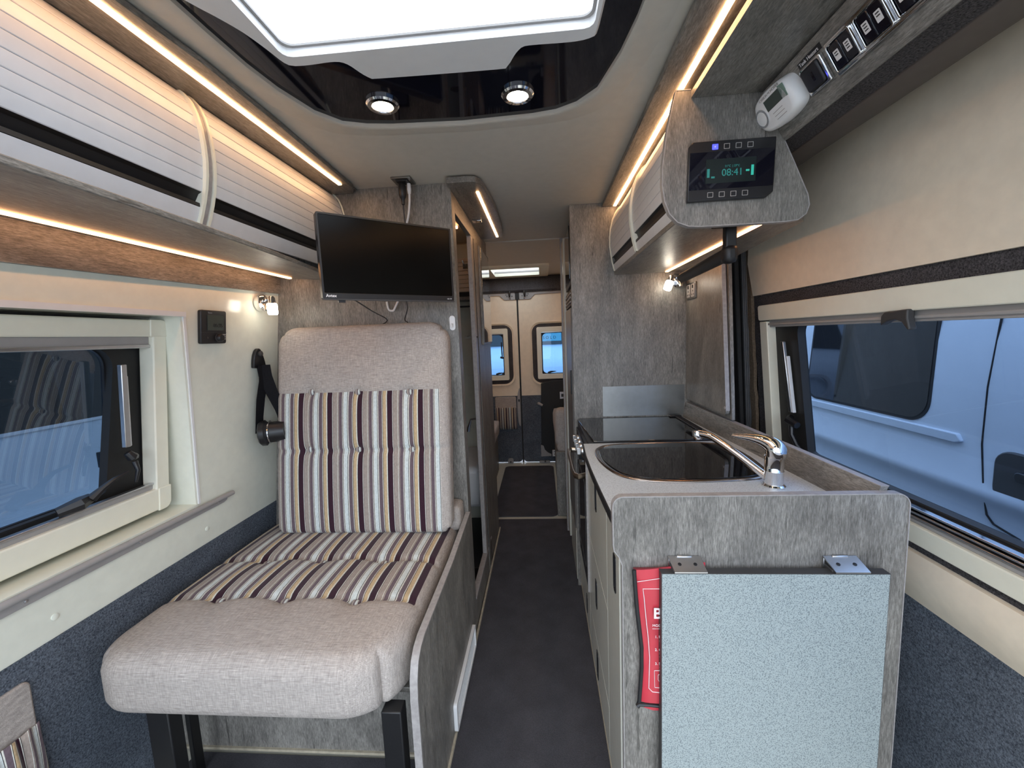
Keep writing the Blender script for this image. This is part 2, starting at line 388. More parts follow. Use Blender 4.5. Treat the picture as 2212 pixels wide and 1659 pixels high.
# rear roof hatch
t = thing('window_4', (-.2, 3.8, 1.88), kind='structure')
bm = bm_(); o_, i_ = rr(-.53, .085, 3.46, 4.11, .03), rr(-.42, .0, 3.585, 4.0, .02)
ring(bm, [(x, y, 1.878) for x, y in o_], [(x, y, 1.880) for x, y in i_], [(x, y, 1.893) for x, y in o_], [(x, y, 1.965) for x, y in i_]); fin('window_frame', bm, 'frame', t)
B('blind_bar', -.42, 0, 3.93, 3.945, 1.90, 1.915, 'grey', t)
B('pane', -.46, .04, 3.54, 4.04, 1.967, 1.972, 'hatch', t, bev=0)

# walls -------------------------------------------------------------
bm = bm_()
o_ = [(1.634, 1.56), (-.3, 1.56), (-.3, .634), (1.634, .634)]; i_ = [(1.176, 1.412), (.10, 1.412), (.10, .79), (1.226, .79)]
ring(bm, [WL(y, z, 0) for y, z in o_], [WL(y, z, 0) for y, z in i_], [WL(y, z, .012) for y, z in o_], [WL(y, z, .012) for y, z in i_])
wl = fin('wall_left', bm, 'cream', kind='structure', smooth=False)
P('reveal', [(0, 0), (1, 0), (1, 1), (0, 1)], lambda u, v, d: tuple(Vector(WL(1.176, 1.412, .10*u)).lerp(Vector(WL(1.226, .79, .10*u)), v)+Vector((0, -.008+d, 0))), 0, .012, 'cream', wl)
P('reveal', [(0, 0), (1, 0), (1, 1), (0, 1)], lambda u, v, d: WL(.1+1.122*v, .782+d, -.004+.12*u), 0, .010, 'cream', wl)
P('reveal', [(0, 0), (1, 0), (1, 1), (0, 1)], lambda u, v, d: WL(.1+1.076*v, 1.404+d, -.004+.12*u), 0, .010, 'cream', wl)
P('edge_strip', [(.08, 1.402), (1.184, 1.402), (1.184, 1.4165), (.08, 1.4165)], WL, -.006, 0, 'white', wl)
P('edge_strip', [(1.176, 1.402), (1.184, 1.402), (1.232, .79), (1.225, .79)], WL, -.004, 0, 'white', wl)
for y, z in ((1.261, .686), (.816, .686)):
    L('screw_cap', [(.008, 0), (.008, -.002), (.006, -.003)], WL(y, z), (-1, 0, 0), 'cream', wl, 16)
for c in wl.children:
    pass
P('wall_left', [(-.3, -.01), (2.0, -.01), (2.0, .634), (-.3, .634)], WL, -.004, .03, 'carpet', kind='structure')
P('wall_left', [(1.634, .5), (4.14, .5), (4.14, 1.9), (1.634, 1.9)], WL, .0, .03, 'beige', kind='structure')
P('wall_left', [(2.0, 0), (4.14, 0), (4.14, .5), (2.0, .5)], WL, .0, .03, 'carpet', kind='structure')
P('wall_left', [(-.3, 1.56), (1.634, 1.56), (1.634, 1.93), (-.3, 1.93)], WL, .0, .03, 'beige', kind='structure')
# grey grab rail on the sill edge
rl = thing('handrail', WL(.8, .75), 'long grey metal rail screwed along the edge of the left window sill', 'rail')
T('rail', [WL(.1, .783, -.012), WL(.7, .782, -.012), WL(1.365, .775, -.012)], .0085, 'grey', rl, 12)
P('rail_flange', [(.1, .752), (1.33, .752), (1.345, .757), (1.35, .775), (.1, .777)], WL, -.007, -.001, 'grey', rl, bev=.001)
for y in (.42, .76, 1.02, 1.30):
    L('screw', [(.0035, 0), (.0035, -.002), (.002, -.003)], WL(y, .764, -.007), (-1, 0, 0), 'alu', rl, 10)

# left window: cream cassette frame set back in its box
t = thing('window_1', WL(.7, .8, .09), kind='structure')
def WLf(y, z, d=0): return WL(y, z, .07+d)
RG('window_frame', rr(.10, 1.176, .808, 1.393, .022), rr(.14, 1.133, .878, 1.345, .004), WLf, -.018, .03, 'frame', t, bev=.004)
for z0, z1, yy in ((1.345, 1.394, 1.125), (.806, .878, 1.140)):
    P('frame_corner', rr(yy-.002, 1.179, z0, z1, [.022 if z0 > 1 else .002, .002, .002, .022 if z0 < 1 else .002]), WLf, -.021, -.012, 'frame', t, bev=.003)
P('blind_cassette', [(.14, 1.320), (1.133, 1.320), (1.133, 1.352), (.14, 1.352)], WLf, -.004, .02, 'grey', t, bev=.002)
P('blind_rail', [(.14, 1.312), (1.133, 1.312), (1.133, 1.322), (.14, 1.322)], WLf, -.009, .01, 'alu', t, bev=.002)
P('blind_cassette', [(.14, .872), (1.140, .872), (1.140, .893), (.14, .893)], WLf, -.004, .02, 'grey', t, bev=.002)
P('blind_rail', [(.14, .892), (1.138, .892), (1.138, .899), (.14, .899)], WLf, -.009, .01, 'alu', t, bev=.002)
RG('seal', [(1.36, 1.50), (-.05, 1.50), (-.05, .68), (1.36, .68)], [(1.12, 1.34), (.12, 1.34), (.12, .87), (1.12, .87)], WLf, .058, .07, 'rubber', t)  # added blanking ring, blocks sky leaking in round the frame
RG('seal', rr(.10, 1.150, .862, 1.352, .02), rr(.19, 1.062, .903, 1.320, .06, 6), WLf, .035, .06, 'rubber', t)
RG('sash_edge', rr(.17, 1.10, .885, 1.34, .06, 6), rr(.20, 1.056, .905, 1.318, .055, 6), WLf, .055, .066, 'black', t)
P('pane', rr(.12, 1.12, .87, 1.35, .03), WLf, .062, .066, 'paneL', t)
P('stay', [(1.052, 1.268), (1.068, 1.268), (1.074, 1.03), (1.058, 1.03)], WLf, -.002, .012, 'alu', t, bev=.002)
P('stay', [(1.070, 1.235), (1.076, 1.235), (1.082, 1.03), (1.076, 1.03)], WLf, .004, .018, 'slat', t, bev=.002)
bm = bm_()
tube(bm, [WLf(1.062, 1.015, .0), WLf(1.070, 1.0, -.006), WLf(1.094, .995, .01)], [.010, .014, .010], 8)
tube(bm, [WLf(1.074, .985, -.01), WLf(1.072, .960, -.022), WLf(1.066, .925, -.020)], [.008, .006, .004], 8)
box(bm, -1.285, -1.255, 1.05, 1.10, .975, 1.02)
fin('latch', bm, 'black', t, bev=.002)
bm = bm_()
tube(bm, [WLf(.885, .912, .0), WLf(.92, .920, -.018), WLf(.955, .922, -.006)], [.013, .019, .013], 8)
tube(bm, [WLf(.95, .922, -.016), WLf(.972, .942, -.024), WLf(.998, .957, -.028), WLf(1.04, .966, -.028)], [.013, .008, .006, .004], 8)
fin('latch', bm, 'black', t)

# right wall --------------------------------------------------------
y0, y1 = -.3, 1.70
P('wall_right', [(y0, 1.421), (1.72, 1.421), (1.745, 1.55), (1.73, 1.62), (1.69, 1.9), (y0, 1.9)], lambda y, z, d: (WR(y, z)[0]-.010+.05*max(0, z-1.62)+d, y, z), 0, .03, 'beige', kind='structure')
P('wall_right', [(y0, -.01), (y1+.3, -.01), (y1+.3, .60), (y0, .60)], lambda y, z, d: (.93+d, y, z), 0, .03, 'carpet', kind='structure')
P('wall_right', [(1.95, -.01), (4.14, -.01), (4.14, 1.9), (1.95, 1.9)], WR, .0, .03, 'beige', kind='structure')
# felt surround of the door window
RG('trim_2', rr(-.05, 1.708, .60, 1.422, .05, 6), rr(.02, 1.66, .755, 1.37, .02, 6), WR, .0, .02, 'felt', kind='structure')
# beige moulded sill under the window
bm = bm_()
sec = [(.730, .004), (.728, -.012), (.70, -.022), (.66, -.024), (.62, -.012), (.592, .0), (.592, .01)]
loft(bm, [[WR(y, z, d) for z, d in sec] for y in (y0, 1.69)]); fin('trim_3', bm, 'beige', kind='structure', ang=60)
# right window
t = thing('window_2', WR(.8, .75, .02), kind='structure')
P('window_frame', rr(.0, 1.679, 1.322, 1.380, .010), WR, -.016, .02, 'frame', t, bev=.003)
P('window_frame', [(1.682, 1.318), (1.632, 1.318), (1.632, .80), (1.686, .76)], WR, -.010, .03, 'frame', t, bev=.003)
P('window_frame', [(.0, .752), (1.64, .752), (1.64, .802), (.0, .802)], WR, -.014, .02, 'frame', t, bev=.003)
P('blind_cassette', [(.0, 1.296), (1.632, 1.296), (1.632, 1.323), (.0, 1.323)], WR, .0, .03, 'grey', t, bev=.002)
P('blind_rail', [(.0, 1.303), (1.632, 1.303), (1.632, 1.311), (.0, 1.311)], WR, -.006, .02, 'grey', t, bev=.002)
P('blind_rail', [(.0, .802), (1.632, .802), (1.632, .812), (.0, .812)], WR, -.004, .02, 'grey', t, bev=.002)
for z in (.816, .826, .836):
    P('blind_rail', [(.0, z), (1.632, z), (1.632, z+.006), (.0, z+.006)], WR, -.006-(.836-z)*.2, .02, 'chrome' if z > .82 else 'alu', t, bev=.002)
RG('seal', rr(-.05, 1.660, .80, 1.33, .01), rr(.05, 1.50, .848, 1.318, .05, 6), WR, .022, .05, 'rubber', t)
P('pane', rr(.0, 1.60, .81, 1.34, .03), WR, .046, .05, 'pane', t)
P('stay', [(1.552, 1.243), (1.566, 1.243), (1.540, .985), (1.524, .985)], WR, -.0, .012, 'alu', t, bev=.002)
P('stay', [(1.538, 1.19), (1.546, 1.19), (1.526, .985), (1.518, .985)], WR, .004, .016, 'slat', t, bev=.002)
bm = bm_()
tube(bm, [WR(1.55, .965, .012), WR(1.53, .955, -.004), WR(1.49, .945, .0)], [.010, .016, .012], 8)
tube(bm, [WR(1.525, .94, .0), WR(1.52, .905, -.004), WR(1.50, .87, .0), WR(1.485, .85, .01)], [.009, .008, .008, .006], 8)
fin('latch', bm, 'black', t)
bm = bm_()
tube(bm, [WR(.885, .885, .012), WR(.93, .900, .0), WR(.97, .89, .01)], [.008, .012, .008], 8)
bm.free()
bm = bm_()
lp = [(1.075, 1.322), (1.085, 1.313), (1.088, 1.290), (1.066, 1.300), (1.045, 1.303), (1.028, 1.297), (1.012, 1.277), (1.006, 1.280), (1.012, 1.306), (1.010, 1.326)]
loft(bm, [[WR(y, z, -.026) for y, z in lp], [WR(y, z, -.008) for y, z in lp]]); fin('blind_catch', bm, 'dgrey', t, bev=.003)

# pillar beside the sliding door: upright trim pieces
def lean(y, z, d=0): return (WR(y, z)[0]+d, y+.0*(z), z)
t = thing('trim_4', (.88, 1.85, .6), kind='structure')
def strip(name, ya, yb, za, zb, yc, yd, d0, d1, mat):
    return P(name, [(ya, zb), (yb, zb), (yd, za), (yc, za)], WR, d0, d1, mat, t, bev=.002)
P('sky_leak_backing', [(1.60, .5), (2.05, .5), (2.05, 1.75), (1.60, 1.75)], WR, .052, .06, 'rubber', t)  # plate added behind the pillar pieces to block a sky leak
strip('pillar_strip', 1.93, 1.875, .55, 1.70, 2.0, 1.945, .0, .02, 'rubber')
strip('pillar_strip', 1.88, 1.825, .55, 1.70, 1.95, 1.895, .004, .02, 'pgrey')
strip('pillar_strip', 1.825, 1.805, .55, 1.70, 1.90, 1.885, -.004, .02, 'rubber')
for k in range(4):
    a = 1.805-k*.014; b = 1.885-k*.016
    strip('pillar_rib', a, a-.010, .55, 1.70, b, b-.011, -.002, .02, 'pgrey')
rag = [(1.752+random.uniform(-.004, .004)+.002*math.sin(k*1.3)+.055*(1-k/24.), .80+k*.0345) for k in range(25)]
rag2 = [(1.730+random.uniform(-.005, .005)+.035*(1-k/24.), .80+k*.0345) for k in range(25)]
P('ragged_edge', rag+rag2[::-1], WR, -.008, .004, 'tan', t)
strip('pillar_strip', 1.745, 1.700, .55, 1.46, 1.76, 1.69, .004, .022, 'felt')

# overhead: switch panel, felt, black header
sw = P('switch_fascia', [(-.5, 0), (1.073, 0), (1.073, .121), (-.5, .121)], lambda u, v, d: (.532+.496*v-.868*d, u, 1.84-.868*v-.496*d), 0, -.012, 'wy', label='sloping grey wood fascia carrying the switches above the sliding door', cat='fascia panel')
P('overhead_shelf', [(.375, -.5), (.565, -.5), (.565, 1.073), (.375, 1.073)], XY(1.848), 0, .015, 'wyd', label='dark grey wood soffit between right LED board and switch fascia', cat='soffit board')
B('header_felt', .594, .66, -.5, 1.35, 1.742, 1.76, 'felt', label='black felt strip under the switch fascia over the sliding door', cat='felt strip')
P('door_header_rail', [(.657, 1.752), (.665, 1.744), (.745, 1.748), (.758, 1.758), (.757, 1.80), (.657, 1.80)], lambda u, v, d: (u, d, v), -.5, 1.72, 'dbrown', label='dark brown rail running along the top of the sliding door', cat='door rail', bev=.003)
B('header_gap', .758, .83, -.5, 1.72, 1.80, 1.83, 'rubber', bev=0, kind='structure')
bpy.data.objects['header_gap'].name = 'trim_5'

# rear doors ---------------------------------------------------------
Y = 4.12
for n_, (xa, xb) in enumerate(((-1.2, -.226), (-.226, .95))):
    t = thing('door_%d' % (n_+1), ((xa+xb)/2, Y, 0), kind='structure')
    sx = -1 if n_ == 0 else 1
    g = .006
    a, b = (xa, xb-g) if n_ == 0 else (xb, xa+g)
    lo_, hi_ = min(a, b), max(a, b)
    wx0, wx1 = ((-.80, -.335) if n_ == 0 else (-.045, .42))
    rx0, rx1 = wx0-.05, wx1+.045
    def lvl(xx, z): return xx+.02*(z-.8)
    RG('lining', rr(lo_, hi_, .70, 1.745, .0005, 7), rr(rx0, rx1, .824, 1.42, .09, 7), XZ(Y), 0, .03, 'beige', t)
    bm = bm_()
    o_, i_ = rr(rx0-.015, rx1+.015, .81, 1.435, .10, 7), rr(rx0+.002, rx1-.002, .825, 1.42, .09, 7)
    ring(bm, [(x, Y-.012, z) for x, z in o_], [(x, Y-.004, z) for x, z in i_], [(x, Y+.003, z) for x, z in o_], [(x, Y+.02, z) for x, z in i_]); fin('window_recess', bm, 'beige', t)
    RG('felt_surround', rr(rx0, rx1, .824, 1.42, .09, 7), rr(wx0+.02, wx1-.02, .90, 1.36, .02, 7), XZ(Y-.003), 0, .03, 'felt', t)
    RG('window_frame', rr(wx0-.001, wx1, .865, 1.385, .015), rr(wx0+.045, wx1-.045, .915, 1.335, .01), XZ(Y-.022), 0, .03, 'frame', t, bev=.003)
    RG('seal', rr(wx0+.04, wx1-.04, .91, 1.34, .01), rr(wx0+.055, wx1-.055, .922, 1.322, .04), XZ(Y+.0), 0, .012, 'rubber', t)
    P('pane', rr(wx0+.04, wx1-.04, .91, 1.34, .01), XZ(Y+.014), 0, .004, 'paner', t)
    B('blind_rail', wx0+.045, wx1-.045, Y-.012, Y, 1.328, 1.340, 'alu', t)
    mx_ = (wx0+wx1)/2 + (.13 if n_ == 0 else -.10)
    bm = bm_(); tube(bm, [(mx_-.03, Y-.01, .928), (mx_, Y-.02, .937), (mx_+.05, Y-.02, .940)], [.008, .010, .003], 8); fin('latch', bm, 'black', t)
    if n_ == 0:
        T('stay', [(-.405, Y-.005, 1.25), (-.40, Y-.005, 1.10)], .006, 'black', t, 8)
        T('stay_knob', [(-.42, Y-.008, 1.10), (-.39, Y-.008, 1.09)], .010, 'black', t, 8)
    P('carpet_lining', rr(lo_, hi_, .005, .70, [0.01, .01, .04, .04]), XZ(Y-.004), 0, .03, 'carpet', t)
    # grey hinge plate at the top
    hx = -.226+sx*.02
    pl = [(hx, 1.60), (hx+sx*.11, 1.60), (hx+sx*.155, 1.645), (hx+sx*.9, 1.652), (hx+sx*.9, 1.67), (hx, 1.67)]
    pl = [(x, z+.065) for x, z in pl]
    P('hinge_plate', pl[::-1] if sx < 0 else pl, XZ(Y-.010), 0, .012, 'grey', t, bev=.001)
    for dx, dz in ((.03, 1.70), (.08, 1.70), (.05, 1.675), (.09, 1.715)):
        L('bolt', [(.005, 0), (.005, -.003)], (hx+sx*dx, Y-.010, dz), (0, 1, 0), 'black', t, 10)
    T('check_arm', [(hx+sx*.055, Y-.02, 1.745), (hx+sx*.055, Y-.03, 1.72), (hx+sx*.055, Y-.02, 1.69)], [.014, .011, .008], 'black', t, 8)
B('door_seal', -.234, -.218, Y-.004, Y+.03, .0, 1.74, 'rubber', kind='structure'); bpy.data.objects['door_seal'].name = 'trim_6'
B('pillar', -.245, -.205, Y-.012, Y+.01, 1.665, 1.745, 'rubber', kind='structure'); bpy.data.objects['pillar'].name = 'trim_7'
bm = bm_()
sec = [(Y+.02, 1.735), (Y-.02, 1.735), (Y-.035, 1.755), (Y-.03, 1.80), (Y-.015, 1.855), (Y+.02, 1.893)]
loft(bm, [[(x, a, b) for a, b in sec] for x in (-1.2, .95)]); fin('wall_rear', bm, 'felt', kind='structure')

# ================================================================ LEFT SIDE: WASHROOM CUBICLE
wc = thing('washroom_cubicle', (-.75, 1.8, 0), 'tall grey wood washroom cubicle behind the single seat, with open doorway to the aisle', 'washroom')
P('front_panel', [(-1.255, 0), (-.33, 0), (-.33, 1.9), (-1.022, 1.9)], XZ(1.63), 0, .018, 'wz', wc, bev=.001)
B('door_jamb', -.352, -.330, 1.649, 1.690, .0, 1.895, 'wz', wc)
B('threshold', -.352, -.330, 1.69, 2.25, 0, .135, 'wz', wc)
B('threshold_edge', -.353, -.327, 1.69, 2.25, .135, .148, 'edge', wc)
B('header', -.352, -.330, 1.69, 2.64, 1.805, 1.892, 'wy', wc)
B('door_post', -.352, -.330, 2.06, 2.12, .148, 1.805, 'edge', wc)
B('door_seal', -.354, -.328, 2.12, 2.128, .148, 1.805, 'rubber', wc)
B('door_post', -.352, -.326, 2.128, 2.20, .0, 1.805, 'wz', wc)
B('side_panel', -.352, -.330, 2.20, 2.640, 0, 1.805, 'wz', wc)
B('inner_back_wall', -1.2, -.352, 2.62, 2.64, 0, 1.89, 'cream', wc)
B('shower_tray', -1.15, -.36, 2.0, 2.6, .0, .10, 'black', wc)
bm = bm_(); loft(bm, [[(-.62, 2.30, .30), (-.60, 2.24, .42), (-.60, 2.24, .56), (-.62, 2.6, .60), (-.62, 2.6, .25)], [(-.37, 2.30, .30), (-.37, 2.24, .42), (-.37, 2.24, .56), (-.37, 2.6, .60), (-.37, 2.6, .25)]])
fin('basin_moulding', bm, 'white', wc, bev=.03)
for k in range(8):
    B('slat', -.62, -.37, 2.596, 2.608, 1.595+k*.026, 1.619+k*.026, 'beige', wc, bev=.002)
B('slat_handle', -.62, -.37, 2.598, 2.606, 1.555, 1.592, 'black', wc, bev=.002)
B('shelf', -.62, -.36, 2.50, 2.62, 1.535, 1.555, 'wy', wc)
B('shelf_edge', -.62, -.36, 2.495, 2.50, 1.49, 1.50, 'rubber', wc, bev=0)
bm = bm_(); box(bm, -.475, -.415, 2.588, 2.596, 1.735, 1.765); tube(bm, [(-.462, 2.588, 1.758), (-.466, 2.565, 1.763), (-.470, 2.557, 1.782)], .005, 8)
fin('coat_hook', bm, 'chrome', wc, bev=.001)
T('ceiling_lamp', [(-.50, 2.2, 1.885), (-.42, 2.2, 1.885)], .008, 'ledlow', wc, 8)
T('door_handle', [(-.352, 2.07, .885), (-.38, 2.07, .88), (-.392, 2.055, .84), (-.394, 2.05, .82)], [.005, .006, .008, .008], 'steel', wc, 8)
L('towel_ring', [(.034, -.003), (.040, 0), (.034, .003), (.028, 0)], (-.36, 2.10, 1.305), (0, 0.2, 1), 'chrome', wc, 20)
# mirror-fronted slim cabinet at the back corner
mc = thing('mirror_cabinet', (-.32, 2.42, 1.26), 'slim cabinet with glossy mirror side at the rear corner of the washroom', 'cabinet')
B('body', -.330, -.318, 2.27, 2.62, 1.262, 1.80, 'wz', mc)
P('mirror', [(2.278, 1.275), (2.612, 1.275), (2.612, 1.74), (2.56, 1.785), (2.278, 1.79)], YZ(-.318), 0, .004, plain('mirror_glass', (.72, .72, .72), .03, 1, var=.0), mc, bev=.001)
# LED shelf on the cubicle corner
ls = thing('light_shelf', (-.26, 2.0, 1.87), 'small rounded grey wood canopy with LED strip above the washroom doorway', 'light canopy')
sh = [(-.332, 1.557), (-.25, 1.557), (-.222, 1.565), (-.205, 1.60), (-.192, 1.75), (-.184, 1.95), (-.185, 2.15), (-.192, 2.33), (-.205, 2.42), (-.225, 2.437), (-.332, 2.447)]
P('board', sh, XY(1.872), 0, .022, 'wyd', ls, bev=.003)
B('led_strip', -.2365, -.2255, 1.665, 2.40, 1.869, 1.873, 'led', ls, bev=0)
B('catch', -.315, -.27, 2.03, 2.065, 1.862, 1.872, 'chrome', ls, bev=.003)

# white stick-on hook on the cubicle front
hk = thing('stick_on_hook', (-.352, 1.63, 1.34), 'small white stick-on hook on the cubicle front right of the television', 'hook')
P('backplate', rr(-.364, -.341, 1.336, 1.394, .011, 5), XZ(1.63), -.004, 0, 'white', hk, bev=.001)
T('hook', [(-.3525, 1.626, 1.362), (-.3525, 1.620, 1.352), (-.3525, 1.612, 1.350), (-.3525, 1.610, 1.360)], [.0045, .004, .0035, .003], 'white', hk, 8)

# socket under the ceiling with plugs
so = thing('ceiling_socket', (-.495, 1.57, 1.89), 'dark metal double socket on the ceiling above the television', 'socket')
B('plate', -.532, -.458, 1.535, 1.607, 1.893, 1.9, 'steel', so)
B('module', -.518, -.472, 1.548, 1.594, 1.888, 1.894, 'black', so)
pg = thing('power_plug', (-.503, 1.575, 1.82), 'black plug and thin black cable hanging from the ceiling socket', 'plug')
L('plug_body', [(.012, 0), (.014, -.012), (.014, -.040), (.010, -.052), (.007, -.056), (.006, -.075), (.003, -.078)], (-.503, 1.575, 1.888), (0, 0, 1), 'black', pg, 14)
T('cable', [(-.503, 1.575, 1.815), (-.504, 1.58, 1.78), (-.506, 1.60, 1.72), (-.505, 1.61, 1.62)], .0025, 'black', pg, 8)
pg = thing('aerial_cable', (-.478, 1.58, 1.80), 'white aerial plug and white cable curving down behind the television', 'cable')
L('plug_body', [(.007, 0), (.008, -.02), (.006, -.035), (.004, -.038)], (-.478, 1.58, 1.888), (0, 0, 1), 'white', pg, 12)
T('cable', spline([(-.478, 1.58, 1.853), (-.480, 1.58, 1.82), (-.492, 1.59, 1.77), (-.515, 1.605, 1.72), (-.53, 1.612, 1.64), (-.55, 1.615, 1.50), (-.580, 1.615, 1.432), (-.592, 1.615, 1.424), (-.605, 1.615, 1.430), (-.61, 1.615, 1.46)]), .0042, 'white', pg, 8)

# television, swivelled
tl, tr_ = Vector((-.648, 1.20, 0)), Vector((-.309, 1.482, 0))
ex = (tr_-tl).normalized(); en = Vector((ex.y, -ex.x, 0)); TW = (tr_-tl).length
def TVm(u, v, d): 
    p = tl+ex*u-en*d; return (p.x, p.y, v)
tv = thing('television', tuple(tl+ex*TW/2+Vector((0, 0, 1.44))), 'flat black television swivelled on its bracket in front of the grey cubicle', 'television')
P('back_shell', rr(.0, TW, 1.437, 1.690, .004, 2), TVm, .006, .030, 'black', tv, bev=.004)
RG('bezel', rr(0, TW, 1.437, 1.690, .004, 2), rr(.006, TW-.006, 1.455, 1.684, .002, 2), TVm, .0, .010, 'black', tv, bev=.001)
P('screen', rr(.0055, TW-.0055, 1.4545, 1.6845, .002, 2), TVm, .002, .006, 'screen', tv)
P('bottom_lip', [(.0, 1.434), (TW, 1.434), (TW, 1.438), (0, 1.438)], TVm, -.001, .012, 'dgrey', tv)
P('sensor', [(.045, 1.427), (.065, 1.427), (.065, 1.436), (.045, 1.436)], TVm, .004, .015, 'black', tv)
text('Avtex', .0125, TVm(.009, 1.4425, -.0004), ex, (0, 0, 1), 'print', tv, bold=True)
text('HD TV', .006, TVm(TW-.028, 1.4425, -.0004), ex, (0, 0, 1), 'print', tv)
bm = bm_(); c0 = Vector(TVm(TW*.5, 1.56, .03)); tube(bm, [c0, c0+Vector((-.02, .09, 0)), Vector((-.52, 1.628, 1.56))], .014, 10)
box(bm, -.57, -.47, 1.612, 1.63, 1.50, 1.62); fin('wall_bracket', bm, 'bmet', tv)
for a in ([(-.585, 1.26, 1.44), (-.585, 1.40, 1.41), (-.60, 1.58, 1.385), (-.66, 1.60, 1.36), (-.70, 1.59, 1.345)], [(-.46, 1.40, 1.44), (-.49, 1.50, 1.42), (-.54, 1.61, 1.385), (-.53, 1.61, 1.37), (-.575, 1.60, 1.33)]):
    T('cable', spline(a), .0022, 'black', tv, 6)

# ================================================================ LEFT OVERHEAD LOCKER
Q = [(1.892, -.812), (1.880, -.796), (1.862, -.781), (1.835, -.770), (1.80, -.7625), (1.765, -.7595), (1.73, -.7595), (1.70, -.7625), (1.67, -.768), (1.64, -.7765), (1.61, -.787), (1.59, -.795)]
def prof(Q, z):
    for (z0, x0), (z1, x1) in zip(Q, Q[1:]):
        if z1 <= z <= z0: return x1+(x0-x1)*(z-z1)/(z0-z1)
    return Q[-1][1]
lk = thing('overhead_locker', (-.9, .9, 1.56), 'long overhead locker with pale tambour shutters above the left window', 'locker')
B('ceiling_board_back', -1.05, -.70, -.3, 1.628, 1.893, 1.899, 'wyd', lk, bev=0)
P('light_board', [(-.83, -.3), (-.695, -.3), (-.688, .5), (-.686, .70), (-.673, .87), (-.674, 1.1), (-.682, 1.35), (-.689, 1.57), (-.702, 1.60), (-.715, 1.628), (-.83, 1.628)], XY(1.884), 0, .012, 'wyd', lk, bev=.003)
B('led_strip', -.7255, -.7135, -.3, 1.527, 1.8805, 1.885, 'led', lk, bev=0)
bb = [(-.3, -.665), (.3, -.668), (.55, -.676), (.80, -.690), (.95, -.703), (1.2, -.735), (1.45, -.775), (1.628, -.80)]
bm = bm_(); 
loft(bm, [[(x, y, 1.545+.010*max(0, y-.7)), (x, y, 1.558+.010*max(0, y-.7)), (-1.057, y, 1.588), (-1.057, y, 1.577)] for y, x in bb]); fin('bottom_board', bm, 'wy', lk, bev=.002)
B('led_strip', -.996, -.985, -.3, 1.598, 1.566, 1.5735, 'ledlow', lk, bev=0)
bm = bm_(); loft(bm, [[(-1.050, y, 1.580), (-1.070, y, 1.580), (-1.078, y, 1.490+.028*max(0, y-.76)), (-1.058, y, 1.490+.028*max(0, y-.76))] for y in (-.3, .76, 1.2, 1.628)]); fin('pelmet', bm, 'wy', lk)
def tambour_door(Q, ya, yb, parent, sgn, zt, zs, zbq, step, nm='tambour_door', lab=None, mat_='slat'):
    d = thing(nm, (prof(Q, zs), (ya+yb)/2, zs)); d.parent = parent; d.location = Vector(WLOC[d.name])-WLOC[parent.name]
    if lab: d['label'] = lab
    z = zt; n = int(round((zt-zs)/step)); st = (zt-zs)/n
    for k in range(n):
        z1 = zt-k*st; z0 = z1-st
        g = .0004
        pts = [(prof(Q, z1-g)-sgn*.0009, z1-g), (prof(Q, z1-.0018), z1-.0018), (prof(Q, (z0+z1)/2)+sgn*.0002, (z0+z1)/2), (prof(Q, z0+.0018), z0+.0018), (prof(Q, z0+g)-sgn*.0009, z0+g), (prof(Q, z0+g)-sgn*.006, z0+g), (prof(Q, z1-g)-sgn*.006, z1-g)]
        bm = bm_(); loft(bm, [[(x, y, z_) for x, z_ in pts] for y in (ya, yb)]); fin('slat', bm, mat_, d, ang=25)
    h = [(prof(Q, zs)-sgn*.001, zs), (prof(Q, zs)-sgn*.009, zs-.004), (prof(Q, zbq)-sgn*.009, zbq+.012), (prof(Q, zbq)+sgn*.001, zbq+.008), (prof(Q, zbq)+sgn*.001, zbq), (prof(Q, zbq)-sgn*.014, zbq), (prof(Q, zs)-sgn*.014, zs)]
    bm = bm_(); loft(bm, [[(x, y, z_) for x, z_ in h] for y in (ya, yb)]); fin('handle_channel', bm, 'bmet', d, ang=25)
    zl = Q[-1][0]+.001
    pts = [(prof(Q, zbq), zbq-.001), (prof(Q, (zbq+zl)/2)+sgn*.0008, (zbq+zl)/2), (prof(Q, zl), zl), (prof(Q, zl)-sgn*.008, zl), (prof(Q, zbq)-sgn*.008, zbq-.001)]
    bm = bm_(); loft(bm, [[(x, y, z_) for x, z_ in pts] for y in (ya, yb)]); fin('bottom_slat', bm, mat_, d, ang=25)
    return d
tambour_door(Q, -.3, .935, lk, 1, 1.882, 1.662, 1.630, .0285, lab='near shutter, left of the curved divider')
tambour_door(Q, .965, 1.62, lk, 1, 1.882, 1.662, 1.630, .0285, lab='far shutter, right of the curved divider')
def divider(Q, y, w, parent, sgn, zmin):
    dv = thing('divider', (prof(Q, 1.7), y, 1.7)); dv.parent = parent; dv.location = Vector(WLOC[dv.name])-WLOC[parent.name]
    zz = [q[0] for q in Q if q[0] >= zmin]
    for ya, yb, mt, pr in ((y-w, y-w*.42, 'frame', .008), (y+w*.42, y+w, 'frame', .008), (y-w*.42, y+w*.42, 'edge', .005)):
        bm = bm_()
        loft(bm, [[(prof(Q, z)+sgn*pr, ya+.001, z), (prof(Q, z)+sgn*pr, yb-.001, z), (prof(Q, z)-sgn*.02, yb, z), (prof(Q, z)-sgn*.02, ya, z)] for z in zz])
        fin('track' if mt == 'frame' else 'wood_edge', bm, mt, dv, ang=60)
divider(Q, .95, .0165, lk, 1, 1.55)
T('end_track', [(prof(Q, z)+.004, 1.6235, z) for z, x in Q], .0035, 'frame', lk, 6)

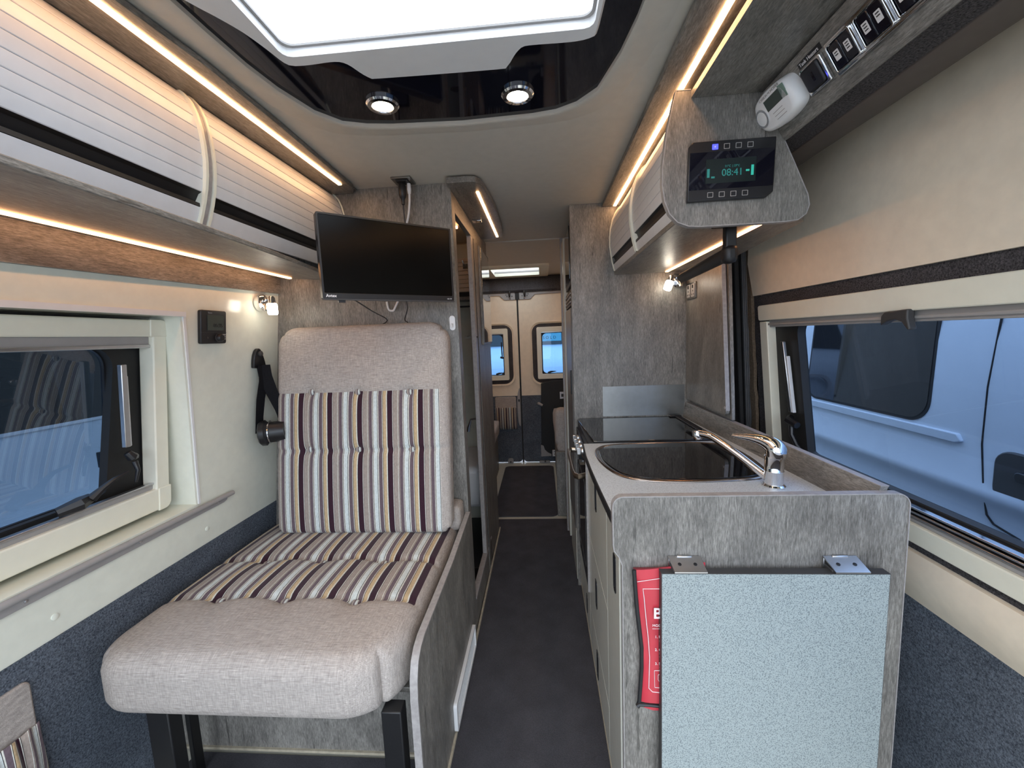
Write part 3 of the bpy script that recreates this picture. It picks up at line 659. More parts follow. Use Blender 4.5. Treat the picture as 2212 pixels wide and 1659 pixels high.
# ================================================================ SEAT
seat = thing('single_seat', (-.77, 1.2, 0), 'raised single seat on a grey wood box with striped buttoned cushions by the left window', 'seat')
sp_ = [(1.628, 0), (.866, 0), (.866, .256), (.866, .44), (.872, .49), (.888, .525), (.912, .542), (.945, .55), (1.1, .550), (1.3, .550), (1.628, .572)]
P('side_panel', sp_, YZ(-.341), 0, .016, 'wz', seat, bev=.0)
bm = bm_()
e_ = sp_[1:]
ed = [((a[0]), (a[1])) for a in e_]
ins = []
for i, p in enumerate(ed):
    a = Vector(ed[max(i-1, 0)]); b = Vector(ed[min(i+1, len(ed)-1)]); tdir = (b-a).normalized(); nrm = Vector((tdir.y, -tdir.x))
    ins.append((p[0]+nrm.x*.003, p[1]+nrm.y*.003))
loops = []
for p, q in zip(ed, ins):
    o2 = (2*p[0]-q[0], 2*p[1]-q[1])
    loops.append([(-.3425, p[0], p[1]), (-.3405, q[0], q[1]), (-.3255, q[0], q[1]), (-.3235, p[0], p[1])])
    loops[-1] = [(-.3425, 2*p[0]-q[0], 2*p[1]-q[1]), (-.3235, 2*p[0]-q[0], 2*p[1]-q[1]), (-.3235, q[0], q[1]), (-.3425, q[0], q[1])]
loft(bm, loops); fin('panel_edging', bm, 'edge', seat, ang=60)
P('plinth_board', [(-1.248, .004), (-.343, .004), (-.343, .402), (-1.198, .402)], XZ(1.115), 0, .018, 'wz', seat)
B('plinth_strip', -1.245, -.343, 1.108, 1.115, .004, .012, 'tanstrip', seat, bev=0)
B('seat_board', -1.16, -.343, .94, 1.628, .390, .404, 'wy', seat)
for x0, x1 in ((-1.035, -.975), (-.418, -.368)):
    B('leg', x0, x1, .862, .90, .005, .41, 'bmet', seat, bev=.003)
B('leg', -1.10, -1.085, 1.02, 1.05, .005, .42, 'bmet', seat, bev=.002)

def cushion(name, W_, L_, T_, rplan, redge, mp, hfun, stripe_rng, parent, smat, nu=84, nv=84, nw=8, marg=.022, lab=None, front_only=False, dome=.01):
    """rounded cushion split into boxing, plain panel and striped panel"""
    def shape(u, v, w):
        # edge rounding in w
        cu = min(max(u, redge), W_-redge); cv = min(max(v, redge), L_-redge); cw = min(max(w, redge), T_-redge)
        d = Vector((u-cu, v-cv, w-cw)); m = max(abs(d.x), abs(d.y), abs(d.z))
        if m > 1e-9: d = d*(m/d.length)
        u, v, w = cu+d.x, cv+d.y, cw+d.z
        r0 = rplan
        def corner(u, v, cu, cv, su, sv, r):
            a, b = (u-cu)*su, (v-cv)*sv
            if a > 0 and b > 0:
                k = max(a, b)/math.hypot(a, b); return cu+su*a*k, cv+sv*b*k
            return u, v
        for (pu, pv, su, sv, r) in ((r0[0], r0[0], -1, -1, r0[0]), (W_-r0[1], r0[1], 1, -1, r0[1]), (W_-r0[2], L_-r0[2], 1, 1, r0[2]), (r0[3], L_-r0[3], -1, 1, r0[3])):
            if r > 0: u, v = corner(u, v, pu, pv, su, sv, r)
        w += hfun(u, v)*max(0, min(1, (w/T_)))**3
        return Vector(mp(u, v, w))
    faces = {'plain': [], 'strip': [], 'side': []}
    def g(n, L0): return [L0*i/n for i in range(n+1)]
    U, V, Wg = g(nu, W_), g(nv, L_), g(nw, T_)
    for i in range(nu):
        for j in range(nv):
            c = ((U[i]+U[i+1])/2, (V[j]+V[j+1])/2)
            key = 'strip' if (stripe_rng[0] < c[1] < stripe_rng[1] and marg[0] < c[0] < W_-marg[1]) else 'plain'
            if c[0] > W_-marg[1]: key = 'side'
            faces[key].append([(U[i], V[j], T_), (U[i+1], V[j], T_), (U[i+1], V[j+1], T_), (U[i], V[j+1], T_)])
            if i % 12 == 0 and j % 12 == 0:
                a, b = U[min(i+12, nu)], V[min(j+12, nv)]; 
    for k in range(nw):
        for i in range(nu):
            for v in (0, L_): faces['side' if v else 'front'] = faces.get('side' if v else 'front', []) if v else faces.get('front', []); faces['side' if v else 'front'].append([(U[i], v, Wg[k]), (U[i+1], v, Wg[k]), (U[i+1], v, Wg[k+1]), (U[i], v, Wg[k+1])])
        for j in range(nv):
            for u in (0, W_): faces['side'].append([(u, V[j], Wg[k]), (u, V[j+1], Wg[k]), (u, V[j+1], Wg[k+1]), (u, V[j], Wg[k+1])])
    nb = 14
    for i in range(nb):
        for j in range(nb):
            a, b, c, d = W_*i/nb, W_*(i+1)/nb, L_*j/nb, L_*(j+1)/nb
            faces['side'].append([(a, c, 0), (b, c, 0), (b, d, 0), (a, d, 0)])
    if not front_only: faces['plain'] += faces.pop('front', [])
    else: faces['side'] += faces.pop('front', [])
    root = thing(name, tuple(Vector(mp(W_/2, L_/2, 0)))); root.parent = parent; root.location = WLOC[root.name]-WLOC[parent.name]
    if lab: root['label'] = lab
    for key, nm, mt in (('plain', 'plain_panel', 'fab'), ('side', 'boxing', 'fab'), ('strip', 'striped_panel', smat)):
        if not faces.get(key): continue
        bm = bm_(); cache = {}
        for f in faces[key]:
            vs = []
            for p in f:
                kk = tuple(round(x, 6) for x in p)
                if kk not in cache: cache[kk] = bm.verts.new(shape(*p))
                vs.append(cache[kk])
            try: bm.faces.new(vs)
            except ValueError: pass
        o = fin(nm, bm, mt, root, ang=75)
        if nm == 'striped_panel':   # keep the stripe phase in world metres
            d = o.data; off = WLOC[o.name]
            for v in d.vertices: v.co.x += off.x
            o.location.x -= off.x
    return root
seatM = stripes('striped_seat_velvet', .1195, -.396)
backM = stripes('striped_back_velvet', .1185, -.588)
butM = stripes('striped_button_velvet', .034, -.012)
# seat cushion
SX0, SX1, SY0, SY1, SZ = -1.168, -.362, .822, 1.625, .404
ST = .160
sbut = [(-.975, 1.062), (-.772, 1.058), (-.559, 1.056), (-.975, 1.268), (-.772, 1.268), (-.557, 1.268)]
def sh_(u, v):
    x, y = SX0+u, SY0+v
    h = .030*max(0, 1-((x-(-.75))/.42)**4)*max(0, 1-((y-1.2)/.42)**4)-.012
    for bx, by in sbut:
        h -= .013*math.exp(-((x-bx)**2+(y-by)**2)/(.022**2))+.010*math.exp(-((x-bx)**2+(y-by)**2)/(.07**2))
    h -= .010*math.exp(-((y-1.268)/.012)**2)+.007*math.exp(-((y-1.060)/.012)**2)
    return h
cs = cushion('seat_cushion', SX1-SX0, SY1-SY0, ST, (.12, .15, .02, .02), .045, lambda u, v, w: (SX0+u, SY0+v, SZ+w), sh_, (1.055-SY0, 2), seat, seatM, marg=(.012, .022))
for bx, by in sbut:
    z = SZ+ST+.006+sh_(bx-SX0, by-SY0)
    L('button', [(.011, -.004), (.013, .002), (.010, .006), (.003, .008)], (bx, by, z), (0, 0, 1), butM, cs, 16)
def bolster(name, x0, x1, y0, y1, z0, z1, r, parent, mat='fab', **k):
    bm = bm_(); bmesh.ops.create_cube(bm, size=1)
    bmesh.ops.subdivide_edges(bm, edges=bm.edges, cuts=7, use_grid_fill=True)
    for v in bm.verts:
        p = Vector((x0+(v.co.x+.5)*(x1-x0), y0+(v.co.y+.5)*(y1-y0), z0+(v.co.z+.5)*(z1-z0)))
        c = Vector((min(max(p.x, x0+r), x1-r), min(max(p.y, y0+r), y1-r), min(max(p.z, z0+r), z1-r))); d = p-c
        m = max(abs(d.x), abs(d.y), abs(d.z)); v.co = c+(d*(m/d.length) if m > 1e-9 else d)
    return fin(name, bm, mat, parent, ang=80, **k)
bolster('end_pad', -.43, -.345, 1.525, 1.627, .535, .640, .022, seat)
# backrest cushion
BX0, BX1, BZ0, BH, BT = -1.052, -.362, .572, .800, .085
bbut = [(-.905, 1.117), (-.717, 1.112), (-.513, 1.106), (-.915, .897), (-.717, .893), (-.508, .888)]
def bh_(u, v):
    x, z = BX0+u, BZ0+v
    h = .030*max(0, 1-((x-(-.72))/.40)**4)*max(0, 1-((z-.97)/.45)**4)-.012
    for bx, bz in bbut:
        h -= .011*math.exp(-((x-bx)**2+(z-bz)**2)/(.020**2))+.007*math.exp(-((x-bx)**2+(z-bz)**2)/(.05**2))
    h -= .008*math.exp(-((z-.892)/.010)**2)+.004*math.exp(-((z-1.113)/.010)**2)
    return h
def bmp(u, v, w): return (BX0+u, 1.505+.135*v/BH*1.0+.012-w, BZ0+v)
cb = cushion('back_cushion', BX1-BX0, BH, BT, (.025, .035, .085, .075), .026, bmp, bh_, (0.0, 1.113-BZ0), seat, backM, marg=(.004, .035), front_only=True)
for bx, bz in bbut:
    p = Vector(bmp(bx-BX0, bz-BZ0, BT+.004+bh_(bx-BX0, bz-BZ0)))
    L('button', [(.010, -.004), (.0125, .002), (.010, .006), (.003, .008)], p, (0, -1, 0), butM, cb, 16)
# louvred vent
vg = thing('vent_grille', (-.325, 1.37, .0), 'white slatted heater vent low on the seat side panel facing the aisle', 'vent')
RG('frame', rr(1.175, 1.56, .018, .118, .012, 4), rr(1.19, 1.545, .032, .106, .004, 4), YZ(-.325), 0, .012, 'white', vg, bev=.001)
for k in range(27):
    y = 1.196+k*.0132
    B('louvre', -.325, -.317, y, y+.006, .030, .107, 'white', vg, bev=0)
B('crossbar', -.325, -.318, 1.19, 1.545, .066, .071, 'white', vg, bev=0)
B('backing', -.325, -.3235, 1.18, 1.555, .025, .112, 'dgrey', vg, bev=0)

# seat belt
sb = thing('seat_belt', WL(1.50, 1.27), 'black seat belt hanging from its wall anchor beside the back cushion', 'seat belt')
def q3(y, z, d): return WL(y, z, -d)
P('anchor', spline([(1.472, 1.232), (1.475, 1.268), (1.487, 1.292), (1.505, 1.294), (1.522, 1.27), (1.538, 1.232), (1.53, 1.222), (1.48, 1.222)], 4, True), lambda y, z, d: WL(y, z, -d), 0, .014, 'black', sb, bev=.003)
L('bolt', [(.011, 0), (.011, .006), (.006, .010)], WL(1.502, 1.276, -.014), (1, 0, 0), 'dgrey', sb, 14)
def strap(name, pts, w, parent):   # pts of centre line; width runs along y
    bm = bm_(); lp = []
    for (x, y, z), a in pts:
        dy, dx = math.cos(a)*w/2, math.sin(a)*w/2
        lp.append([(x-dx, y-dy, z), (x+dx, y+dy, z), (x+dx+.002, y+dy, z), (x-dx+.002, y-dy, z)])
    loft(bm, lp); return fin(name, bm, 'strap', parent, ang=60)
strap('strap', [((-1.082, 1.505, 1.232), .0), ((-1.082, 1.500, 1.17), .1), ((-1.095, 1.492, 1.10), .1), ((-1.105, 1.488, 1.03), .0), ((-1.112, 1.486, .97), .0)], .042, sb)
strap('strap', [((-1.078, 1.505, 1.232), .9), ((-1.075, 1.505, 1.19), .9), ((-1.062, 1.515, 1.12), 1.3), ((-1.045, 1.535, 1.05), 1.2), ((-1.035, 1.55, .98), 1.1), ((-1.045, 1.56, .88), 1.1), ((-1.06, 1.57, .74), 1.1), ((-1.07, 1.58, .62), 1.1)], .044, sb)
L('reel', [(.042, 0), (.049, .005), (.050, .022), (.043, .028), (.040, .034), (.040, .09)], (-1.100, 1.475, .968), (.93, .36, .04), 'black', sb, 10)
T('reel_band', [(-1.067+.044*math.cos(a)*.36, 1.488+.044*-math.cos(a)*.93, .970+.044*math.sin(a)) for a in [i*math.pi/8 for i in range(-3, 12)]], .0025, 'chrome', sb, 6)

# left control panel
cp = thing('heater_control', WL(1.285, 1.32, 0), 'small black heater control with grey display and round knob on the cream left wall', 'control panel')
def WLi(y, z, d=0): return WL(y, z, -d)
P('case', rr(1.231, 1.336, 1.319, 1.4265, .006, 3), WLi, 0, .012, 'black', cp, bev=.002)
P('display', [(1.256, 1.362), (1.324, 1.362), (1.324, 1.411), (1.256, 1.411)], WLi, .012, .0135, 'lcd', cp)
P('split_line', [(1.231, 1.3545), (1.336, 1.3545), (1.336, 1.3555), (1.231, 1.3555)], WLi, .011, .013, 'dgrey', cp)
L('knob', [(.013, 0), (.013, .010), (.010, .014), (.003, .014)], WL(1.302, 1.338, -.012), (1, 0, 0), 'black', cp, 20)
L('knob_ring', [(.0145, 0), (.0145, .004), (.0125, .004)], WL(1.302, 1.338, -.012), (1, 0, 0), 'dgrey', cp, 20)
for z in (1.334, 1.341, 1.348):
    P('key', rr(1.318, 1.331, z-.0022, z+.0022, .001, 2), WLi, .012, .014, 'grey', cp)
L('key', [(.003, 0), (.003, .002)], WL(1.256, 1.338, -.012), (1, 0, 0), 'dgrey', cp, 12)
text('05:35', .018, WL(1.279, 1.372, -.0142), (0, 1, 0), (-.126, 0, -1) if False else (.126, 0, 1), 'black', cp)
text('Truma', .0065, WL(1.256, 1.416, -.0142), (0, 1, 0), (.126, 0, 1), 'grey', cp)

# reading lamps
def reading_lamp(base, nrm, arm, head, hd, label):
    b, n_ = Vector(base), Vector(nrm)
    r = thing('reading_lamp', tuple(b), label, 'lamp')
    L('base', [(.031, 0), (.032, .006), (.031, .020), (.024, .026), (.004, .027)], b, n_, 'chrome', r, 24)
    T('arm', [tuple(p) for p in arm], .0055, 'chrome', r, 8)
    h, d = Vector(head), Vector(hd).normalized()
    L('socket', [(.008, -.026), (.012, -.020), (.014, .0)], h, d, 'chrome', r, 16)
    L('shade', [(.015, 0), (.018, .006), (.018, .036), (.015, .042), (.003, .042)], h, d, 'bulb', r, 16)
    L('switch', [(.009, 0), (.011, .008), (.009, .024), (.003, .027)], b+n_*.028+Vector((.004, -.006, -.006)), (.1, -.3, -1), 'chrome', r, 12)
    return r
reading_lamp((-1.071, 1.512, 1.468), (1, 0, 0), [(-1.055, 1.512, 1.472), (-1.03, 1.50, 1.478), (-1.005, 1.49, 1.478), (-1.002, 1.485, 1.47)], (-1.002, 1.485, 1.462), (.0, -.0, -1), 'lit chrome reading lamp on the cream wall above the seat belt')

# pocket on the left wall, near the camera
def pocket(name, mp, W_, Hh, hf, parent, stm, nf=7, amp=.012, skew=0):
    """flat plain top with a gathered striped pouch below it; mp(u, v, d)"""
    P('backing', rr(0, W_, 0, Hh, .015, 4), mp, 0, .012, 'fab', parent, bev=.004)
    bm = bm_(); n = 96; rows = 10
    vs = []
    for j in range(rows+1):
        t = j/rows; v = hf*t; row = []
        for i in range(n+1):
            u = W_*(-.0+1.0*i/n); ph = i/n*nf*2*math.pi
            env = math.sin(math.pi*min(1, max(0, i/n)))**.3
            a = amp*(.45+.9*t)*(.6+.4*math.sin(ph*.37+1)); d = .014+(.020*math.sin(math.pi*t**.7)+a*(1+math.sin(ph+.5*math.sin(3*t)))*.5)*env
            row.append(bm.verts.new(mp(u, v+(.004*math.sin(ph) if j == rows else 0), d)))
        vs.append(row)
    for j in range(rows):
        for i in range(n): bm.faces.new((vs[j][i], vs[j][i+1], vs[j+1][i+1], vs[j+1][i]))
    o = fin('gathered_pouch', bm, stm, parent, ang=80)
    mo = o.modifiers.new('thick', 'SOLIDIFY'); mo.thickness = .002
stp = stripes('striped_pocket_velvet', .062, 0, 1)
pk = thing('storage_pocket', WL(.6, .35), 'plain and striped gathered fabric pocket on the carpeted left wall near the viewer', 'pocket')
pocket('storage_pocket', lambda u, v, d: WL(.53+u+(.02*(1-(v/.3))), .28+v, -d), .225, .300, .185, pk, stp, 7, .012)

# ================================================================ KITCHEN
kt = thing('kitchen_cabinet', (.45, 1.4, 0), 'champagne-fronted kitchen cabinet with grey wood end panel on the right of the aisle', 'cabinet')
ep = [(.169, .012), (.169, .765), (.162, .785), (.151, .800), (.149, .815)]+[(.149+.024-.024*math.cos(a), .906+.024*math.sin(a)) for a in [i*math.pi/12 for i in range(0, 7)]]+[(.755+.027*math.sin(a), .903+.027*math.cos(a)) for a in [i*math.pi/12 for i in range(0, 7)]]+[(.782, .30), (.778, .012)]
P('end_panel', ep, XZ(.9025), 0, .015, 'wz', kt)
bm = bm_()
lp = []
for i, p in enumerate(ep):
    a = Vector(ep[max(i-1, 0)]); b = Vector(ep[min(i+1, len(ep)-1)]); td = (b-a).normalized(); nr = Vector((-td.y, td.x))*.0008
    lp.append([(p[0]+nr.x, .9005, p[1]+nr.y), (p[0]+nr.x, .9195, p[1]+nr.y), (p[0]-nr.x*2, .9195, p[1]-nr.y*2), (p[0]-nr.x*2, .9005, p[1]-nr.y*2)])
loft(bm, lp); fin('panel_edging', bm, 'edge', kt, ang=60)
B('carcass', .185, .66, .92, 1.545, .03, .845, 'drawer', kt, bev=0)
B('carcass', .185, .66, 1.58, 1.995, .03, .245, 'drawer', kt, bev=0)
B('plinth', .175, .20, .92, 1.995, .0, .03, 'frame', kt, bev=0)
def front(name, ya, yb, za, zb, slot, lab=None):
    d = thing(name, (.165, (ya+yb)/2, za)); d.parent = kt; d.location = WLOC[d.name]-WLOC[kt.name]
    if lab: d['label'] = lab
    sy, sz, sw_, shh = slot
    bm = bm_()
    o_ = [(yb-.001, zb-.0012), (ya+.001, zb-.0012), (ya+.001, za+.0012), (yb-.001, za+.0012)]
    i_ = [(sy+sw_, sz+shh), (sy-sw_, sz+shh), (sy-sw_, sz-shh), (sy+sw_, sz-shh)]
    ring(bm, [(.165, y, z) for y, z in o_], [(.165, y, z) for y, z in i_], [(.183, y, z) for y, z in o_], [(.183, y, z) for y, z in i_])
    fin('front', bm, 'drawer', d, bev=.0008)
    RG('finger_slot', rr(sy-sw_-.002, sy+sw_+.002, sz-shh-.002, sz+shh+.002, .010, 3), rr(sy-sw_+.004, sy+sw_-.004, sz-shh+.005, sz+shh-.005, .006, 3), YZ(.163), 0, .02, 'black', d)
    B('slot_recess', .176, .180, sy-sw_, sy+sw_, sz-shh, sz+shh, 'black', d, bev=0)
front('door', .920, 1.105, .033, .858, (.978, .700, .014, .048), 'narrow tall door next to the end panel')
front('drawer', 1.107, 1.575, .508, .858, (1.335, .765, .016, .060), 'top drawer')
front('drawer', 1.107, 1.575, .196, .506, (1.362, .385, .016, .050), 'middle drawer')
front('drawer', 1.107, 1.575, .033, .194, (1.362, .110, .016, .050), 'bottom drawer')
front('door', 1.577, 1.995, .033, .245, (1.70, .115, .014, .040), 'low flap under the oven')
# worktop
wpoly = [(.152, .921), (.147, 1.07), (.143, 1.24), (.143, 1.39), (.149, 1.546), (.69, 1.546), (.715, .921)]
P('worktop', wpoly, XY(.858), 0, .022, 'wtop', None, label='pale speckled worktop around the sink', cat='worktop')
bm = bm_()
loft(bm, [[(x-.0035, y, .857), (x-.0035, y, .879), (x+.002, y, .879), (x+.002, y, .857)] for x, y in wpoly[:5]]); fin('worktop_edging', bm, 'black', kt, ang=60)
B('rear_worktop_strip', .665, .70, 1.546, 1.997, .858, .880, 'wtop', kt)
def ups(z0, z1, e0, e1):
    out = []
    for y, xb, xt, zt in ((.918, .710, .738, .940), (1.998, .672, .684, .952)):
        f = lambda z: xb+(xt-xb)*(z-.88)/(.952-.88)
        a, b = (.880 if z0 == 0 else zt), (zt if z1 == 0 else zt+.0016)
        out.append([(f(a)-e0, y, a), (f(b)-e0, y, b), (f(b)+.016+e1, y, b), (f(a)+.016+e1, y, a)])
    return out
bm = bm_(); loft(bm, ups(0, 0, 0, 0)); fin('splash_upstand', bm, 'wy', kt)
bm = bm_(); loft(bm, ups(1, 1, .0008, .0008)); fin('upstand_edging', bm, 'edge', kt)
# sink
sk = thing('sink', (.42, 1.32, .88), 'sink with dark steel rim and black glass lid set in the worktop', 'sink')
so_ = spline([(.174, 1.40), (.186, 1.465), (.225, 1.508), (.30, 1.524), (.42, 1.530), (.54, 1.524), (.62, 1.50), (.655, 1.45), (.662, 1.36), (.655, 1.26), (.635, 1.17), (.59, 1.135), (.52, 1.122), (.44, 1.117), (.36, 1.118), (.28, 1.130), (.225, 1.165), (.195, 1.225), (.177, 1.31)], 4, True)
ccx, ccy = .42, 1.32
def sc_(pts, k): return [(ccx+(x-ccx)*k, ccy+(y-ccy)*(k-(1-k)*.3)) for x, y in pts]
bm = bm_(); loft(bm, [[(x, y, z) for x, y in sc_(so_, k)] for k, z in ((1, .8803), (.998, .8835), (.985, .886), (.962, .8855), (.945, .882))], False, False); fin('rim', bm, 'bronze', sk, ang=60)
P('glass_lid', sc_(so_, .935), XY(.8805), 0, .0055, 'glasst', sk, bev=.001)
B('lid_hinge', .600, .628, 1.19, 1.245, .884, .892, 'black', sk, bev=.002)
# tap
tp = thing('tap', (.596, 1.10, .88), 'chrome single-lever tap at the near right corner of the sink', 'tap')
L('base_ring', [(.028, 0), (.028, .004), (.024, .008)], (.598, 1.083, .880), (0, 0, 1), 'chrome', tp, 28)
L('body', [(.0225, 0.006), (.0225, .042), (.0230, .043), (.0225, .044), (.0225, .078), (.0235, .082), (.022, .085)], (.598, 1.083, .880), (0, 0, 1), 'chrome', tp, 28)
T('spout', spline([(.592, 1.088, .898), (.575, 1.108, .912), (.538, 1.158, .946), (.505, 1.205, .974), (.488, 1.228, .984), (.466, 1.25, .986)], 5), [.0105]*26, 'chrome', tp, 12)
L('aerator', [(.0115, .012), (.0135, .006), (.0135, -.012), (.0120, -.016), (.004, -.016)], (.464, 1.252, .982), (-.1, .1, 1), 'chrome', tp, 18)
T('lever', spline([(.600, 1.080, .962), (.600, 1.080, .978), (.594, 1.088, .990), (.578, 1.104, .999), (.558, 1.124, 1.002), (.540, 1.142, 1.001), (.524, 1.158, 1.000)], 4), [.0235, .0237, .0240, .0242, .0243, .0242, .024, .023, .0220, .0205, .019, .0175, .016, .0145, .013, .0118, .0106, .0095, .0085, .0077, .007, .0063, .0056, .005, .004], 'chrome', tp, 14, ang=60)
# hob
hb = thing('hob', (.4, 1.77, .88), 'hob with folded-down black glass lid beside the sink', 'hob')
P('glass_lid', [(.187, 1.551), (.660, 1.551), (.660, 1.992), (.175, 1.992), (.165, 1.975), (.166, 1.94)], XY(.882), 0, .006, 'glasst', hb, bev=.002)
B('hob_body', .165, .660, 1.549, 1.994, .845, .882, 'black', hb)
for k in range(16):
    y = 1.70+k*.0165
    B('vent_fin', .622, .650, y, y+.007, .888, .893, 'black', hb, bev=.002)
B('vent_cover', .60, .655, 1.962, 1.985, .888, .895, 'black', hb, bev=.003)
# oven
ov = thing('oven', (.16, 1.78, .25), 'black glass oven under the hob with four silver knobs', 'oven')
B('control_strip', .158, .175, 1.577, 1.994, .790, .845, 'black', ov)
B('door', .158, .176, 1.580, 1.992, .262, .785, 'glasst', ov, bev=.004)
RG('window_trim', rr(1.62, 1.955, .32, .70, .03), rr(1.63, 1.945, .33, .69, .025), YZ(.1565), 0, .002, 'dgrey', ov)
B('side_trim', .157, .178, 1.572, 1.579, .25, .845, 'edge', ov)
T('handle', [(.158, 1.60, .735), (.130, 1.585, .735), (.118, 1.60, .735), (.114, 1.64, .735), (.114, 1.92, .735), (.118, 1.96, .735), (.130, 1.975, .735), (.158, 1.97, .735)], .008, plain('satin_bronze_bar', (.55, .48, .40), .3, 1, var=.02), ov, 10, flat=1.5)
for y in (1.665, 1.735, 1.805, 1.875):
    kb = thing('knob', (.145, y, .818)); kb.parent = ov; kb.location = WLOC[kb.name]-WLOC[ov.name]
    L('knob_base', [(.016, 0), (.016, .006), (.013, .010)], (.158, y, .818), (-1, 0, 0), 'alu', kb, 18)
    B('knob_grip', .131, .149, y-.006, y+.006, .802, .834, 'alu', kb, bev=.003)

# tall unit
tu = thing('tall_cabinet', (.45, 2.3, 0), 'tall grey wood cabinet at the far end of the worktop, housing the fridge', 'cabinet')
B('front_panel', .150, .95, 2.0, 2.018, 0, 1.90, 'wz', tu)
B('side_body', .165, .9, 2.02, 2.62, 0, 1.89, 'wz', tu, bev=0)
B('appliance_recess', .150, .166, 2.03, 2.40, 1.54, 1.84, 'black', tu)
P('appliance_door', rr(2.04, 2.39, 1.56, 1.82, .01), YZ(.146), 0, .005, 'glasst', tu)
B('fridge_vent', .150, .166, 2.03, 2.42, 1.44, 1.52, 'dgrey', tu)
for z in (1.455, 1.475, 1.495): B('vent_slat', .146, .152, 2.04, 2.41, z, z+.008, 'edge', tu, bev=.001)
B('fridge_door', .146, .164, 2.03, 2.42, .30, 1.43, plain('fridge_front', (.16, .15, .14), .3, var=.05), tu, bev=.003)
B('fridge_handle', .140, .147, 2.05, 2.075, 1.0, 1.12, 'black', tu, bev=.002)
B('lower_door', .148, .164, 2.03, 2.42, .02, .29, 'drawer', tu)
B('wardrobe_door', .140, .165, 2.44, 2.60, .05, 1.85, 'drawer', tu, bev=.002)
B('corner_post', .132, .150, 2.60, 2.64, 0, 1.89, 'edge', tu)
# stainless splash plate
B('splash_plate', .290, .678, 1.9975, 2.0, .893, 1.040, 'steel', None, bev=0, label='stainless steel splash plate on the wood behind the hob', cat='splashback')
# lining boards beside the hob
lb = thing('wall_board', (.69, 1.8, .95), 'grey wood lining board with rounded lower corner right of the splash plate', 'wall board')
P('board', rr(1.572, 1.997, .972, 1.562, [.001, .02, .02, .001]), lambda u, v, d: (.684+d, u+(.057-.11*(1.56-v))*(1 if u < 1.7 else 0), v), 0, .014, 'wz', lb)
P('board_edging', [(1.5705, .99), (1.5725, .99), (1.5725, 1.562), (1.5705, 1.562)], lambda u, v, d: (.6835+d, u+.057-.11*(1.56-v), v), 0, .015, 'edge', lb)
L('screw_cap', [(.006, 0), (.006, -.002), (.003, -.003)], (.684, 1.575, 1.0), (1, 0, 0), 'edge', lb, 12)
P('lining_panel', [(1.56, .955), (1.997, .955), (1.997, 1.60), (1.62, 1.60)], lambda u, v, d: (.704+d, u, v), 0, .012, 'wz', None, label='grey wood panel behind the lining board next to the door pillar', cat='wall panel')
B('pillar_cover', .72, .86, 1.985, 2.0, .95, 1.70, 'wz', lb)
# socket on the lining
sk2 = thing('wall_socket', (.684, 1.92, 1.43), 'grey double switched socket on the wood lining under the right locker', 'socket')
P('plate', rr(1.868, 1.975, 1.436, 1.508, .003, 3), YZ(.684), -.006, 0, 'steel', sk2, bev=.001)
for y in (1.894, 1.948):
    P('socket_face', rr(y-.020, y+.020, 1.444, 1.500, .003, 2), YZ(.684), -.0085, -.006, 'grey', sk2)
    P('rocker', rr(y-.005, y+.005, 1.482, 1.496, .001, 2), YZ(.684), -.0115, -.0085, 'black', sk2)
    for dy, dz in ((-.010, 1.455), (.010, 1.455), (0, 1.470)): P('pin_hole', rr(y+dy-.003, y+dy+.003, dz-.003, dz+.003, .0005, 2), YZ(.684), -.0092, -.0083, 'black', sk2)
reading_lamp((.64, 1.9995, 1.527), (0, -1, 0), [(.64, 1.985, 1.533), (.63, 1.965, 1.545), (.606, 1.95, 1.548), (.598, 1.945, 1.535)], (.592, 1.942, 1.522), (-.38, -.1, -1), 'lit chrome reading lamp on the tall cabinet under the right locker')

# fold-down flap, brackets and red pouch
ft = thing('folding_flap', (.49, .87, .1), 'speckled pale fold-down table flap with dark edge hanging on the end panel', 'table flap')
fx0, fx1, fz1 = .247, .722, .768
B('board', fx0+.0015, fx1-.0015, .8645, .8855, .10, fz1-.0015, 'speck', ft, bev=0)
RG('edge_band', [(fx1, fz1), (fx0, fz1), (fx0, .0985), (fx1, .0985)], [(fx1-.0016, fz1-.0016), (fx0+.0016, fz1-.0016), (fx0+.0016, .1001), (fx1-.0016, .1001)], XZ(.8655), 0, .021, 'dgrey', ft)
fb = None
for i, x in enumerate((.272, .607)):
    h = thing('hinge_bracket', (x+.035, .885, .78), ('left' if i == 0 else 'right')+' aluminium folding bracket above the hanging table flap', 'bracket', 'brackets above the flap')
    P('plate', [(x, .9005), (x+.070, .9005), (x+.073, .862), (x+.003, .862)], lambda u, v, d: (u, v, .770+d+(v-.862)*.42), 0, .003, 'alu', h)
    B('hinge_barrel', x+.018, x+.052, .896, .9012, .784, .791, 'alu', h, bev=.002)
    B('wall_leaf', x, x+.070, .8975, .9005, .752, .786, 'alu', h)
    for dx in (.018, .052): L('screw', [(.004, 0), (.004, .0012), (.002, .0014)], (x+dx+.001, .880, .7805), (0, -.39, .92), 'black', h, 10)
    B('lever', x+.002, x+.008, .872, .898, .758, .772, 'dgrey', h)
rp_ = thing('fire_blanket_pouch', (.23, .893, .41), 'red vinyl fire blanket pouch with black binding tucked behind the table flap', 'pouch')
ed_ = [(.1935, .762), (.1945, .74), (.197, .70), (.200, .66), (.205, .61), (.209, .57), (.209, .52), (.206, .47), (.203, .432), (.199, .420)]
bm = bm_(); lp = []
for k, (x, z) in enumerate(ed_[:-1]):
    w = .16; b_ = .006+.004*math.sin(k*1.1)
    lp.append([(x+(w-(x-.19))*t, .8985-.009-b_*math.sin(math.pi*t**.6)*.8, z+(.018*t if k == 0 else 0)-(.012*t*0)) for t in [i/12 for i in range(13)]]+[(.19+w, .899, z), (x, .899, z)])
